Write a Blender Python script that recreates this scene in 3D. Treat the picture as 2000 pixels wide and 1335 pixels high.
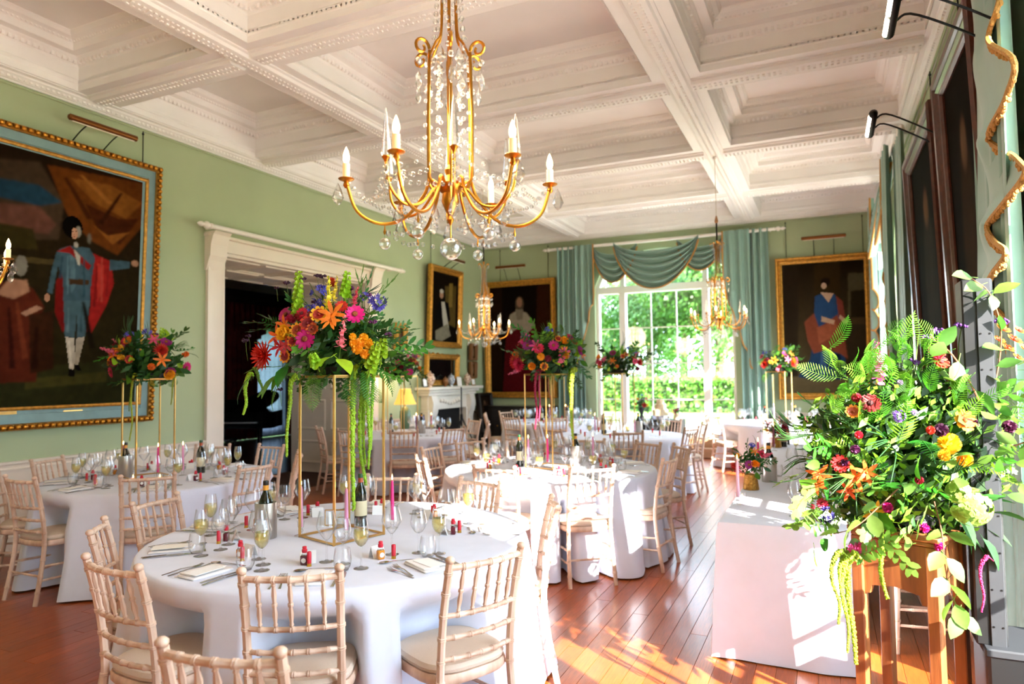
import bpy, math, random
import numpy as np
from mathutils import Vector as V, Matrix, Euler
from math import sin, cos, pi, radians as R, atan2, sqrt
random.seed(7)
S = bpy.context.scene
for o in list(bpy.data.objects): bpy.data.objects.remove(o)
COL = S.collection

# ------------------------------------------------------------------ camera, sky, sun, exposure
FPX, YAW, PIT, ROL, H = 1336.77, .430176, .0488023, -.0123019, 1.62
fw = V((-sin(YAW)*cos(PIT), cos(YAW)*cos(PIT), sin(PIT))); r0 = V((cos(YAW), sin(YAW), 0)); u0 = r0.cross(fw)
rt = r0*cos(ROL)+u0*sin(ROL); up = u0*cos(ROL)-r0*sin(ROL)
cd = bpy.data.cameras.new('camera'); cam = bpy.data.objects.new('camera', cd); COL.objects.link(cam)
cam.matrix_world = Matrix(((rt.x, up.x, -fw.x, 0), (rt.y, up.y, -fw.y, 0), (rt.z, up.z, -fw.z, H), (0, 0, 0, 1)))
cd.sensor_width = 36; cd.lens = FPX/2000*36; cd.clip_start = .05; cd.clip_end = 400
cd.dof.use_dof = True; cd.dof.focus_distance = 3.3; cd.dof.aperture_fstop = 2.2
S.camera = cam
S.view_settings.view_transform = 'Standard'; S.view_settings.look = 'None'; S.view_settings.gamma = 1
S.view_settings.use_curve_mapping = False; S.view_settings.exposure = EXPOSURE = 1.85
W = bpy.data.worlds.new('sky'); S.world = W; W.use_nodes = True
bg = W.node_tree.nodes['Background']; bg.inputs[0].default_value = (.64, .81, 1, 1); bg.inputs[1].default_value = 5.2
SUN_AZ, SUN_EL = R(-35), R(28)
sl = bpy.data.lights.new('sun', 'SUN'); sl.energy = 19; sl.angle = R(.6); sl.color = (1, .94, .86)
so = bpy.data.objects.new('sun', sl); COL.objects.link(so)
sd = V((cos(SUN_AZ)*cos(SUN_EL), sin(SUN_AZ)*cos(SUN_EL), sin(SUN_EL)))
so.rotation_euler = sd.to_track_quat('Z', 'Y').to_euler(); so.location = (20, -12, 14)
def portal(name, loc, rot, sx, sy):
    l = bpy.data.lights.new(name, 'AREA'); l.shape = 'RECTANGLE'; l.size = sx; l.size_y = sy; l.energy = 1; l.cycles.is_portal = True
    o = bpy.data.objects.new(name, l); COL.objects.link(o); o.location = loc; o.rotation_euler = rot
cy = S.cycles
cy.max_bounces = 8; cy.diffuse_bounces = 4; cy.glossy_bounces = 3; cy.transmission_bounces = 4; cy.transparent_max_bounces = 18; cy.use_adaptive_sampling = True; cy.adaptive_threshold = .03
cy.caustics_reflective = False; cy.caustics_refractive = False; cy.sample_clamp_indirect = 6; cy.use_denoising = True

# ------------------------------------------------------------------ helpers
def lin(c):
    if isinstance(c, str): c = [int(c[i:i+2], 16)/255 for i in (0, 2, 4)]
    return tuple(x/12.92 if x <= .04045 else ((x+.055)/1.055)**2.4 for x in c)
MATS = {}
def M(name, col='808080', rough=.5, metal=0, noise=None, bump=None, rnd=0, emit=None, sheen=0, coat=0, trans=0, spec=.5, stretch=(1, 1, 1), hue=0, sss=0):
    if name in MATS: return MATS[name]
    m = bpy.data.materials.new(name); m.use_nodes = True; nt = m.node_tree; b = nt.nodes['Principled BSDF']; L = nt.links.new
    c = lin(col); I = b.inputs
    I['Base Color'].default_value = (*c, 1); I['Roughness'].default_value = rough; I['Metallic'].default_value = metal
    I['Specular IOR Level'].default_value = spec; I['Sheen Weight'].default_value = sheen; I['Coat Weight'].default_value = coat
    I['Coat Roughness'].default_value = .12
    if trans: I['Transmission Weight'].default_value = trans
    if sss: I['Subsurface Weight'].default_value = sss; I['Subsurface Radius'].default_value = (.01, .01, .01)
    cur = None
    tc = nt.nodes.new('ShaderNodeTexCoord'); mp = nt.nodes.new('ShaderNodeMapping'); mp.inputs['Scale'].default_value = stretch
    L(tc.outputs['Object'], mp.inputs['Vector'])
    if noise:
        sc, amt = noise[:2]
        n = nt.nodes.new('ShaderNodeTexNoise'); n.inputs['Scale'].default_value = sc; n.inputs['Detail'].default_value = 5
        L(mp.outputs[0], n.inputs['Vector'])
        r = nt.nodes.new('ShaderNodeValToRGB'); d = [max(0, x*(1-amt)) for x in c]; e = [min(1, x*(1+amt)) for x in c]
        if len(noise) > 2: d = lin(noise[2])
        r.color_ramp.elements[0].position = .3; r.color_ramp.elements[1].position = .7
        r.color_ramp.elements[0].color = (*d, 1); r.color_ramp.elements[1].color = (*e, 1)
        L(n.outputs['Fac'], r.inputs[0]); cur = r.outputs[0]
    if rnd or hue:
        oi = nt.nodes.new('ShaderNodeObjectInfo'); hs = nt.nodes.new('ShaderNodeHueSaturation')
        ma = nt.nodes.new('ShaderNodeMapRange'); ma.inputs[3].default_value = 1-rnd; ma.inputs[4].default_value = 1+rnd
        L(oi.outputs['Random'], ma.inputs[0]); L(ma.outputs[0], hs.inputs['Value'])
        if hue:
            m2 = nt.nodes.new('ShaderNodeMapRange'); m2.inputs[3].default_value = .5-hue; m2.inputs[4].default_value = .5+hue
            w = nt.nodes.new('ShaderNodeMath'); w.operation = 'FRACT'; w2 = nt.nodes.new('ShaderNodeMath'); w2.operation = 'MULTIPLY'; w2.inputs[1].default_value = 7.3
            L(oi.outputs['Random'], w2.inputs[0]); L(w2.outputs[0], w.inputs[0]); L(w.outputs[0], m2.inputs[0]); L(m2.outputs[0], hs.inputs['Hue'])
        if cur: L(cur, hs.inputs['Color'])
        else: hs.inputs['Color'].default_value = (*c, 1)
        cur = hs.outputs[0]
    if cur: L(cur, I['Base Color'])
    if bump:
        n = nt.nodes.new('ShaderNodeTexNoise'); n.inputs['Scale'].default_value = bump[0]; n.inputs['Detail'].default_value = 4
        L(mp.outputs[0], n.inputs['Vector']); bp = nt.nodes.new('ShaderNodeBump'); bp.inputs['Strength'].default_value = bump[1]; bp.inputs['Distance'].default_value = .01
        L(n.outputs['Fac'], bp.inputs['Height']); L(bp.outputs[0], I['Normal'])
    if emit:
        I['Emission Color'].default_value = (*lin(emit[0]), 1); I['Emission Strength'].default_value = emit[1]
    MATS[name] = m; return m
def glassmat(name, tint=(1, 1, 1), body=0, bodycol=(1, 1, 1), ior=1.45, rough=.02):
    if name in MATS: return MATS[name]
    m = bpy.data.materials.new(name); m.use_nodes = True; nt = m.node_tree; nt.nodes.clear(); L = nt.links.new
    out = nt.nodes.new('ShaderNodeOutputMaterial'); t = nt.nodes.new('ShaderNodeBsdfTransparent'); t.inputs[0].default_value = (*tint, 1); edge = [c*.42 for c in tint]
    g = nt.nodes.new('ShaderNodeBsdfGlossy'); g.inputs['Roughness'].default_value = rough; g.inputs[0].default_value = (.95, .97, 1, 1)
    lw = nt.nodes.new('ShaderNodeLayerWeight'); lw.inputs[0].default_value = .5; pw = nt.nodes.new('ShaderNodeMath'); pw.operation = 'POWER'; pw.inputs[1].default_value = 2.0
    fr = nt.nodes.new('ShaderNodeMath'); fr.operation = 'MULTIPLY_ADD'; fr.inputs[1].default_value = (ior-1)*1.3; fr.inputs[2].default_value = .07; L(lw.outputs['Facing'], pw.inputs[0]); L(pw.outputs[0], fr.inputs[0]); mc = nt.nodes.new('ShaderNodeMix'); mc.data_type = 'RGBA'; mc.inputs[6].default_value = (*tint, 1); mc.inputs[7].default_value = (*edge, 1); L(pw.outputs[0], mc.inputs[0]); L(mc.outputs[2], t.inputs[0]); mx = nt.nodes.new('ShaderNodeMixShader')
    cur = t.outputs[0]
    if body:
        d = nt.nodes.new('ShaderNodeBsdfDiffuse'); d.inputs[0].default_value = (*bodycol, 1); tl = nt.nodes.new('ShaderNodeBsdfTranslucent'); tl.inputs[0].default_value = (*bodycol, 1)
        m0 = nt.nodes.new('ShaderNodeMixShader'); m0.inputs[0].default_value = .6; L(d.outputs[0], m0.inputs[1]); L(tl.outputs[0], m0.inputs[2])
        m1 = nt.nodes.new('ShaderNodeMixShader'); m1.inputs[0].default_value = body; L(cur, m1.inputs[1]); L(m0.outputs[0], m1.inputs[2]); cur = m1.outputs[0]
    L(fr.outputs[0], mx.inputs[0]); L(cur, mx.inputs[1]); L(g.outputs[0], mx.inputs[2]); L(mx.outputs[0], out.inputs[0])
    MATS[name] = m; return m
def leafmat(name, col, rnd=.25, hue=.02, tr=.45, rough=.5):
    """leaf or petal: diffuse plus translucent"""
    if name in MATS: return MATS[name]
    m = M(name, col, rough, rnd=rnd, hue=hue, noise=(30, .18)); nt = m.node_tree; L = nt.links.new
    b = nt.nodes['Principled BSDF']; out = nt.nodes['Material Output']
    t = nt.nodes.new('ShaderNodeBsdfTranslucent'); mx = nt.nodes.new('ShaderNodeMixShader'); mx.inputs[0].default_value = tr
    src = b.inputs['Base Color'].links[0].from_socket; L(src, t.inputs[0])
    L(b.outputs[0], mx.inputs[1]); L(t.outputs[0], mx.inputs[2]); L(mx.outputs[0], out.inputs[0]); return m

class MB:
    def __init__(s): s.v = []; s.f = []; s.m = []; s.mi = 0
    def add(s, vs, fs):
        n = len(s.v); s.v += [tuple(p) for p in vs]; s.f += [[i+n for i in f] for f in fs]; s.m += [s.mi]*len(fs); return s
    def box(s, x0, x1, y0, y1, z0, z1, b=0):
        if b:
            c = [(x0+x1)/2, (y0+y1)/2, (z0+z1)/2]; h = [abs(x1-x0)/2, abs(y1-y0)/2, abs(z1-z0)/2]; b = min(b, min(h)*.9)
            vs = []; ix = {}
            for sx in (-1, 1):
                for sy in (-1, 1):
                    for sz in (-1, 1):
                        for a in range(3):
                            ix[sx, sy, sz, a] = len(vs); q = []
                            for k, sg in enumerate((sx, sy, sz)): q.append(c[k]+sg*(h[k]-(0 if k == a else b)))
                            vs.append(q)
            fs = []
            sgn = [(-1, -1), (1, -1), (1, 1), (-1, 1)]
            def key(a, v, p, q, other=None):
                t = [0, 0, 0]; t[a] = v; t[(a+1) % 3] = p; t[(a+2) % 3] = q; return (*t, a if other is None else other)
            for a in range(3):
                for v in (-1, 1):
                    f = [ix[key(a, v, p, q)] for p, q in sgn]; fs.append(f if v > 0 else f[::-1])
            for a in range(3):
                b1, b2 = (a+1) % 3, (a+2) % 3
                for p in (-1, 1):
                    for q in (-1, 1):
                        f = [ix[key(a, -1, p, q, b1)], ix[key(a, 1, p, q, b1)], ix[key(a, 1, p, q, b2)], ix[key(a, -1, p, q, b2)]]
                        fs.append(f if p*q < 0 else f[::-1])
            for sx in (-1, 1):
                for sy in (-1, 1):
                    for sz in (-1, 1):
                        f = [ix[sx, sy, sz, 0], ix[sx, sy, sz, 1], ix[sx, sy, sz, 2]]; fs.append(f if sx*sy*sz > 0 else f[::-1])
            return s.add(vs, fs)
        vs = [(x, y, z) for z in (z0, z1) for y in (y0, y1) for x in (x0, x1)]
        return s.add(vs, [[0, 2, 3, 1], [4, 5, 7, 6], [0, 1, 5, 4], [2, 6, 7, 3], [0, 4, 6, 2], [1, 3, 7, 5]])
    def tube(s, pts, rad, n=8, cap=True, closed=False):
        pts = [V(p) for p in pts]; k = len(pts); rr = rad if isinstance(rad, (list, tuple)) else [rad]*k
        T = []
        for i in range(k):
            a = pts[(i-1) % k] if (closed or i > 0) else pts[i]; b = pts[(i+1) % k] if (closed or i < k-1) else pts[i]
            t = (b-a); T.append(t.normalized() if t.length > 1e-9 else (T[-1] if T else V((0, 0, 1))))
        nrm = T[0].orthogonal().normalized(); vs = []
        for i in range(k):
            nrm = nrm-T[i]*nrm.dot(T[i]); nrm = nrm.normalized() if nrm.length > 1e-6 else T[i].orthogonal().normalized(); bi = T[i].cross(nrm)
            for j in range(n):
                a = 2*pi*j/n; vs.append(pts[i]+(nrm*cos(a)+bi*sin(a))*rr[i])
        fs = []
        for i in range(k if closed else k-1):
            i2 = (i+1) % k
            for j in range(n):
                j2 = (j+1) % n; fs.append([i*n+j, i*n+j2, i2*n+j2, i2*n+j])
        if cap and not closed: fs += [list(range(n))[::-1], [(k-1)*n+j for j in range(n)]]
        return s.add(vs, fs)
    def lathe(s, prof, n=16, o=(0, 0, 0), ax=None, cap=True):
        vs = []; A = Matrix.Identity(3) if ax is None else V((0, 0, 1)).rotation_difference(V(ax)).to_matrix(); o = V(o)
        for r, z in prof:
            for j in range(n):
                a = 2*pi*j/n; vs.append(o+A @ V((r*cos(a), r*sin(a), z)))
        fs = []
        for i in range(len(prof)-1):
            for j in range(n):
                j2 = (j+1) % n; fs.append([i*n+j, i*n+j2, (i+1)*n+j2, (i+1)*n+j])
        if cap:
            if prof[0][0] > 1e-5: fs.append(list(range(n))[::-1])
            if prof[-1][0] > 1e-5: fs.append([(len(prof)-1)*n+j for j in range(n)])
        return s.add(vs, fs)
    def ball(s, c, r, n=8, k=5, sz=1):
        return s.lathe([(max(1e-4, r*sin(pi*i/k)), -r*sz*cos(pi*i/k)) for i in range(k+1)], n, c, cap=False)
    def grid(s, fn, nu, nv, cu=False):
        vs = [fn(i/(nu if cu else nu-1), j/(nv-1)) for j in range(nv) for i in range(nu)]; fs = []
        for j in range(nv-1):
            for i in range(nu if cu else nu-1):
                i2 = (i+1) % nu; fs.append([j*nu+i, j*nu+i2, (j+1)*nu+i2, (j+1)*nu+i])
        return s.add(vs, fs)
    def prism(s, poly, a, b, axis='x'):
        """poly of 2-D points swept along axis from a to b"""
        n = len(poly)
        def P(p, t): return {'x': (t, p[0], p[1]), 'y': (p[0], t, p[1]), 'z': (p[0], p[1], t)}[axis]
        vs = [P(p, a) for p in poly]+[P(p, b) for p in poly]
        fs = [list(range(n))[::-1], list(range(n, 2*n))]+[[i, (i+1) % n, n+(i+1) % n, n+i] for i in range(n)]
        return s.add(vs, fs)
    def mesh(s, name, mats, smooth=True, ang=40):
        me = bpy.data.meshes.new(name); me.from_pydata(s.v, [], s.f)
        for m in (mats if isinstance(mats, (list, tuple)) else [mats]): me.materials.append(m)
        if any(s.m): me.polygons.foreach_set('material_index', s.m)
        if smooth:
            me.polygons.foreach_set('use_smooth', [True]*len(s.f))
            if ang: me.set_sharp_from_angle(angle=R(ang))
        me.update(); return me
    def build(s, name, mats, parent=None, loc=None, rot=None, smooth=True, ang=40):
        return put(name, s.mesh(name, mats, smooth, ang), parent, loc, rot)
def put(name, me, parent=None, loc=None, rot=None, scale=None):
    o = bpy.data.objects.new(name, me); COL.objects.link(o)
    if parent: o.parent = parent
    if loc is not None: o.location = loc
    if rot is not None: o.rotation_euler = rot if not isinstance(rot, (int, float)) else (0, 0, rot)
    if scale is not None: o.scale = (scale,)*3 if isinstance(scale, (int, float)) else scale
    return o
def tag(o, label=None, cat=None, group=None, kind=None):
    if label: o['label'] = label
    if cat: o['category'] = cat
    if group: o['group'] = group
    if kind: o['kind'] = kind
    return o
def thing(name, label, cat, loc=(0, 0, 0), rz=0, group=None):
    o = bpy.data.objects.new(name, None); COL.objects.link(o); o.empty_display_size = .05
    o.location = loc; o.rotation_euler = (0, 0, rz); return tag(o, label, cat, group)
KIDS = {}
def copy_tree(o, parent=None):
    c = o.copy(); COL.objects.link(c); c.parent = parent
    if o.name not in KIDS: KIDS[o.name] = list(o.children)
    for k in KIDS[o.name]: copy_tree(k, c)
    return c
USED = set()
def again(proto, loc, rz, label, group=None, tilt=None):
    """first call moves the prototype itself, later calls copy it"""
    if proto.name not in KIDS: KIDS[proto.name] = list(proto.children)
    if proto.name in USED: o = copy_tree(proto)
    else: o = proto; USED.add(proto.name)
    o.location = loc; o.rotation_euler = (tilt[0] if tilt else 0, tilt[1] if tilt else 0, rz); o['label'] = label
    if group: o['group'] = group
    return o
def struct(o): o['kind'] = 'structure'; return o
def smooth_path(pts, k=6):
    """Catmull-Rom through points"""
    P = [V(p) for p in pts]; P = [P[0]*2-P[1]]+P+[P[-1]*2-P[-2]]; out = []
    for i in range(1, len(P)-2):
        for j in range(k):
            t = j/k; a, b, c, d = P[i-1:i+3]
            out.append(.5*((2*b)+(c-a)*t+(2*a-5*b+4*c-d)*t*t+(3*b-a-3*c+d)*t**3))
    out.append(P[-2]); return out

def ray(px, py): return fw*FPX+rt*(px-1000)-up*(py-667.5)
def onx(px, py, X): d = ray(px, py); return V((0, 0, H))+d*(X/d.x)
def ony(px, py, Y): d = ray(px, py); return V((0, 0, H))+d*(Y/d.y)
def onz(px, py, z): d = ray(px, py); return V((0, 0, H))+d*((z-H)/d.z)
# ------------------------------------------------------------------ materials
sage = M('sage_wall_paint', 'a8b48c', .62, noise=(1.5, .04), bump=(60, .04))
cream = M('cream_panelling', 'e6d9c8', .45, noise=(3, .03))
plaster = M('white_ceiling_plaster', 'f3efea', .6, noise=(2, .03))
white_paint = M('white_gloss_paint', 'f0e9df', .35)
oak_floor = M('polished_oak_boards', '9a4a1c', .32, noise=(9, .25), rnd=.22, stretch=(14, .9, 1), bump=(40, .015), coat=.15, spec=.35)
dark_gap = M('dark_board_gap', '3c1e0e', .7)
gilt = M('gilded_frame', 'c08a3a', .38, metal=.75, noise=(25, .35), bump=(90, .5))
gold = M('brushed_gold_metal', 'd8ac68', .28, metal=1, noise=(20, .1))
brass = M('old_brass', 'c08430', .3, metal=1, noise=(15, .2))
blackmetal = M('black_metal', '121110', .45, metal=.6)
steel = M('polished_steel', 'c9cbd0', .22, metal=1)
brushed = M('brushed_steel', 'b9b4ac', .3, metal=1, noise=(60, .08), stretch=(1, 1, .02))
drape_green = M('sage_silk_drape', '7f9d8e', .5, noise=(5, .05), sheen=.3)
trim_gold = M('ochre_braid', 'b5813c', .7, noise=(80, .3), bump=(150, .6))
glass = glassmat('clear_glass'); pane = glassmat('window_glass', ior=1.15)
lead_dark = M('dark_interior_wall', '2a1f18', .7)
bookred = M('crimson_curtain', '7d1712', .7, noise=(4, .3))

XL, XR, YB, YF, ZS = -7.0, 1.02, 13.74, -4.5, 4.56
# ------------------------------------------------------------------ floor of single boards
fl = struct(put('floor', MB().box(XL-1.6, XR+.3, YF, YB+.3, -.08, -.012).mesh('floor', dark_gap, False)))
PW = .105; PL = 2.6
cells = []
i = 0; x = XL-.02
while x < XR:
    y = YF-random.random()*PL
    while y < YB:
        y0, y1 = max(y, YF), min(y+PL, YB)
        if y1-y0 > .05: cells.append((x, y0, y1))
        y += PL
    x += PW; i += 1
def shown(c):
    d = V((c[0], min(max(c[1], 2.0), c[2]) if c[2] > 2 else c[2], 0)); w = V((d.x, d.y, -H)); z = w.dot(fw)
    if z < .8: return 1e9
    px = 1000+FPX*w.dot(rt)/z
    return (z if -60 < px < 2060 and c[2] > 1.6 else z+50)
cells.sort(key=shown)
pm = {}
def plank_mesh(L):
    k = round(L, 2)
    if k not in pm: pm[k] = MB().box(0, PW-.0016, 0, L-.002, -.012, 0, .0012).mesh('plank', oak_floor, False)
    return pm[k]
for c in cells[:300]:
    put('floorboard', plank_mesh(c[2]-c[1]), fl, (c[0], c[1], 0))
b = MB()
for c in cells[300:]: b.box(c[0], c[0]+PW-.0016, c[1], c[2]-.003, -.012, 0)
tag(b.build('floorboards_beyond', oak_floor, fl, smooth=False), kind='stuff')
# ------------------------------------------------------------------ walls
def arch_z(t, zs, rise): return zs+rise*sqrt(max(0, 1-(2*t-1)**2))
def wall_run(b, lo, hi, openings, p0, p1, axis, top=4.62, z0=0):
    """wall between lo..hi along axis, thickness p0..p1, with arched or flat openings (a,b,sill,spring,rise)"""
    def bx(a, c, z0, z1):
        if c-a < 1e-4 or z1-z0 < 1e-4: return
        if axis == 'y': b.box(p0, p1, a, c, z0, z1)
        else: b.box(a, c, p0, p1, z0, z1)
    cur = lo
    for (a, c, sill, zs, rise) in openings:
        bx(cur, a, z0, top); bx(a, c, z0, sill)
        if rise < 1e-3: bx(a, c, zs, top)
        else:
            n = 20
            for k in range(n):
                t0, t1 = k/n, (k+1)/n; za, zb = arch_z(t0, zs, rise), arch_z(t1, zs, rise); ya, yb = a+(c-a)*t0, a+(c-a)*t1
                q = [(ya, za), (yb, zb), (yb, top), (ya, top)]
                b.prism([(y, z) for y, z in q], p0, p1, 'x') if axis == 'y' else b.prism(q, p0, p1, 'y')
        cur = c
    bx(cur, hi, z0, top)
DOOR = (6.38, 9.41, 0, 3.24, 0)
b = MB(); wall_run(b, YF, YB, [DOOR], XL-1.6, XL, 'y'); wl = struct(b.build('wall_left', sage, smooth=False))
WB = (-4.38, -1.58, .36, 3.44, .72)
b = MB(); wall_run(b, XL-1.6, XR+.3, [WB], YB, YB+.35, 'x'); wb = struct(b.build('wall_back', sage, smooth=False))
WINR = [(-4.35, -2.2, .3, 3.4, .7), (1.25, 3.98, .3, 3.4, .7), (9.55, 12.25, .3, 3.4, .7)]  # first opening is unseen behind the camera, added for more skylight
b = MB(); wall_run(b, YF, YB+.35, WINR, XR, XR+.3, 'y'); wr = struct(b.build('wall_right', sage, smooth=False))
b = MB().box(XL-1.6, XR+.3, YF-.3, YF, 0, 4.62); struct(b.build('wall_front', sage, smooth=False))
# dado: panelling, rail, skirting
def dado(name, axis, runs, p, s):
    """p wall plane, s direction into the room; runs list of (a,b)"""
    prof_rail = [(0, .785), (.028, .785), (.03, .80), (.016, .812), (.02, .83), (.036, .848), (.038, .868), (0, .872)]
    for (a, c) in runs:
        pan = MB(); pan.prism([(p+s*u, v) for u, v in [(0, 0), (.012, 0), (.012, .785), (0, .785)]], a, c, 'y') if axis == 'y' else pan.prism([(p+s*u, v) for u, v in [(0, 0), (.012, 0), (.012, .785), (0, .785)]], a, c, 'x')
        pan.build('wainscot_panel', cream, name, smooth=False)
        rl = MB(); rl.prism([(p+s*u, v) for u, v in prof_rail], a, c, axis); rl.build('dado_rail', cream, name, ang=30)
        sk = MB(); sk.prism([(p+s*u, v) for u, v in [(0, 0), (.03, 0), (.03, .17), (.018, .19), (.018, .2), (0, .215)]], a, c, axis); sk.build('skirting', cream, name, ang=30)
dado(wl, 'y', [(YF, 6.12), (9.67, 11.0), (12.8, YB)], XL, 1)
dado(wb, 'x', [(XL, -4.5), (-1.45, XR)], YB, -1)
dado(wr, 'y', [(-2.1, 1.15), (4.08, 9.45), (12.35, YB)], XR, -1)
# cornice all round with a small leaf enrichment
prof = [(0, 4.477), (.02, 4.477), (.03, 4.49), (.05, 4.495), (.075, 4.52), (.10, 4.53), (.105, 4.545), (.15, 4.55), (.15, 4.575), (0, 4.575)]
def cornice(parent, axis, a, c, p, s):
    MB().prism([(p+s*u, v) for u, v in prof], a, c, axis).build('cornice', plaster, parent, ang=25)
    b = MB(); t = a
    while t < c-.03:
        q = p+s*.062
        if axis == 'y': b.box(q-.012, q+.012, t, t+.026, 4.50, 4.525)
        else: b.box(t, t+.026, q-.012, q+.012, 4.50, 4.525)
        t += .052
    tag(b.build('cornice_enrichment', plaster, parent, smooth=False), kind='stuff')
    pr = MB(); P = (lambda t: (p+s*.04, t, 4.44)) if axis == 'y' else (lambda t: (t, p+s*.04, 4.44))
    pr.tube([P(a+.1), P(c-.1)], .011, 8); pr.build('picture_rail', sage, parent)
cornice(wl, 'y', YF, YB, XL, 1); cornice(wb, 'x', XL, XR, YB, -1); cornice(wr, 'y', YF, YB, XR, -1)
# ------------------------------------------------------------------ ceiling: beams, ribs, coffers
ce = struct(put('ceiling', MB().box(XL-1.6, XR+.3, YF-.3, YB+.35, 5.06, 5.2).mesh('ceiling', plaster, False)))
CX = [(-6.83, -4.99), (-4.53, -1.51), (-1.04, .87)]
ys = [4.61+2.375*k for k in range(-3, 4)]
CYB = [(y-.23, y+.23) for y in ys]
CY = [(YF+.1, CYB[0][0])]+[(CYB[k][1], CYB[k+1][0]) for k in range(6)]+[(CYB[-1][1], YB-.14)]
def beam(x0, x1, y0, y1):
    MB().box(x0, x1, y0, y1, ZS, 5.06).build('ceiling_beam', plaster, ce, smooth=False)
for a, c in ((XL, CX[0][0]), (CX[0][1], CX[1][0]), (CX[1][1], CX[2][0]), (CX[2][1], XR)): beam(a, c, YF, YB)
for a, c in CYB+[(YF, CY[0][0]), (CY[-1][1], YB)]:
    for x0, x1 in CX: beam(x0, x1, a, c)
ribp = [(-.125, ZS+.002), (-.125, ZS-.012), (-.10, ZS-.02), (-.085, ZS-.045), (-.05, ZS-.05), (.05, ZS-.05), (.085, ZS-.045), (.10, ZS-.02), (.125, ZS-.012), (.125, ZS+.002)]
def beads(b, p0, p1, st, s, zz=0):
    d = V(p1)-V(p0); n = int(d.length/st)
    for k in range(n):
        q = V(p0)+d*((k+.5)/n); b.box(q.x-s, q.x+s, q.y-s, q.y+s, q.z-s-zz, q.z+s)
for x in ((CX[0][1]+CX[1][0])/2, (CX[1][1]+CX[2][0])/2):
    MB().prism([(x+u, v) for u, v in ribp], YF+.2, YB-.15, 'y').build('beam_rib', plaster, ce, ang=25)
    b = MB()
    for o in (-.03, .03): beads(b, (x+o, 1.5, ZS-.05), (x+o, YB-.2, ZS-.05), .05, .011)
    tag(b.build('rib_enrichment', plaster, ce, smooth=False), kind='stuff')
for y in ys:
    for x0, x1 in ((XL+.15, -4.76-.125), (-4.76+.125, -1.275-.125), (-1.275+.125, XR-.15)):
        MB().prism([(y+u, v) for u, v in ribp], x0, x1, 'x').build('beam_rib', plaster, ce, ang=25)
        if y > 1:
            b = MB()
            for o in (-.03, .03): beads(b, (x0, y+o, ZS-.05), (x1, y+o, ZS-.05), .05, .011)
            tag(b.build('rib_enrichment', plaster, ce, smooth=False), kind='stuff')
cprof = [(0, ZS), (0, 4.62), (.008, 4.63), (.008, 4.665), (0, 4.675), (0, 4.80), (.012, 4.815), (.035, 4.83), (.07, 4.865), (.075, 4.875), (.16, 4.878), (.16, 4.945), (.172, 4.955), (.19, 4.97), (.225, 4.985), (.25, 5.02), (.25, 5.03)]
for x0, x1 in CX:
    for y0, y1 in CY:
        g = MB(); n = len(cprof)
        vs = []
        for ins, z in [(q_[0]+.004, q_[1]+(.0 if q_[1] > ZS else -.001)) for q_ in cprof]: vs += [(x0+ins, y0+ins, z), (x1-ins, y0+ins, z), (x1-ins, y1-ins, z), (x0+ins, y1-ins, z)]
        fs = []
        for k in range(n-1):
            for j in range(4): fs.append([k*4+j, (k+1)*4+j, (k+1)*4+(j+1) % 4, k*4+(j+1) % 4])
        fs.append([(n-1)*4+j for j in (3, 2, 1, 0)])
        g.add(vs, fs); co = g.build('coffer', plaster, ce, smooth=False)
        if y1 > 1.8:
            b = MB()
            for ins, z, st, s, zz in ((.042, 4.837, .055, .014, .012), (.18, 4.962, .04, .009, 0), (.004, 4.648, .05, .008, 0)):
                X0, X1, Y0, Y1 = x0+ins, x1-ins, y0+ins, y1-ins
                beads(b, (X0, Y0, z), (X1, Y0, z), st, s, zz); beads(b, (X0, Y1, z), (X1, Y1, z), st, s, zz)
                beads(b, (X0, Y0, z), (X0, Y1, z), st, s, zz); beads(b, (X1, Y0, z), (X1, Y1, z), st, s, zz)
            tag(b.build('egg_and_dart', plaster, co, smooth=False), kind='stuff')
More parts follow.
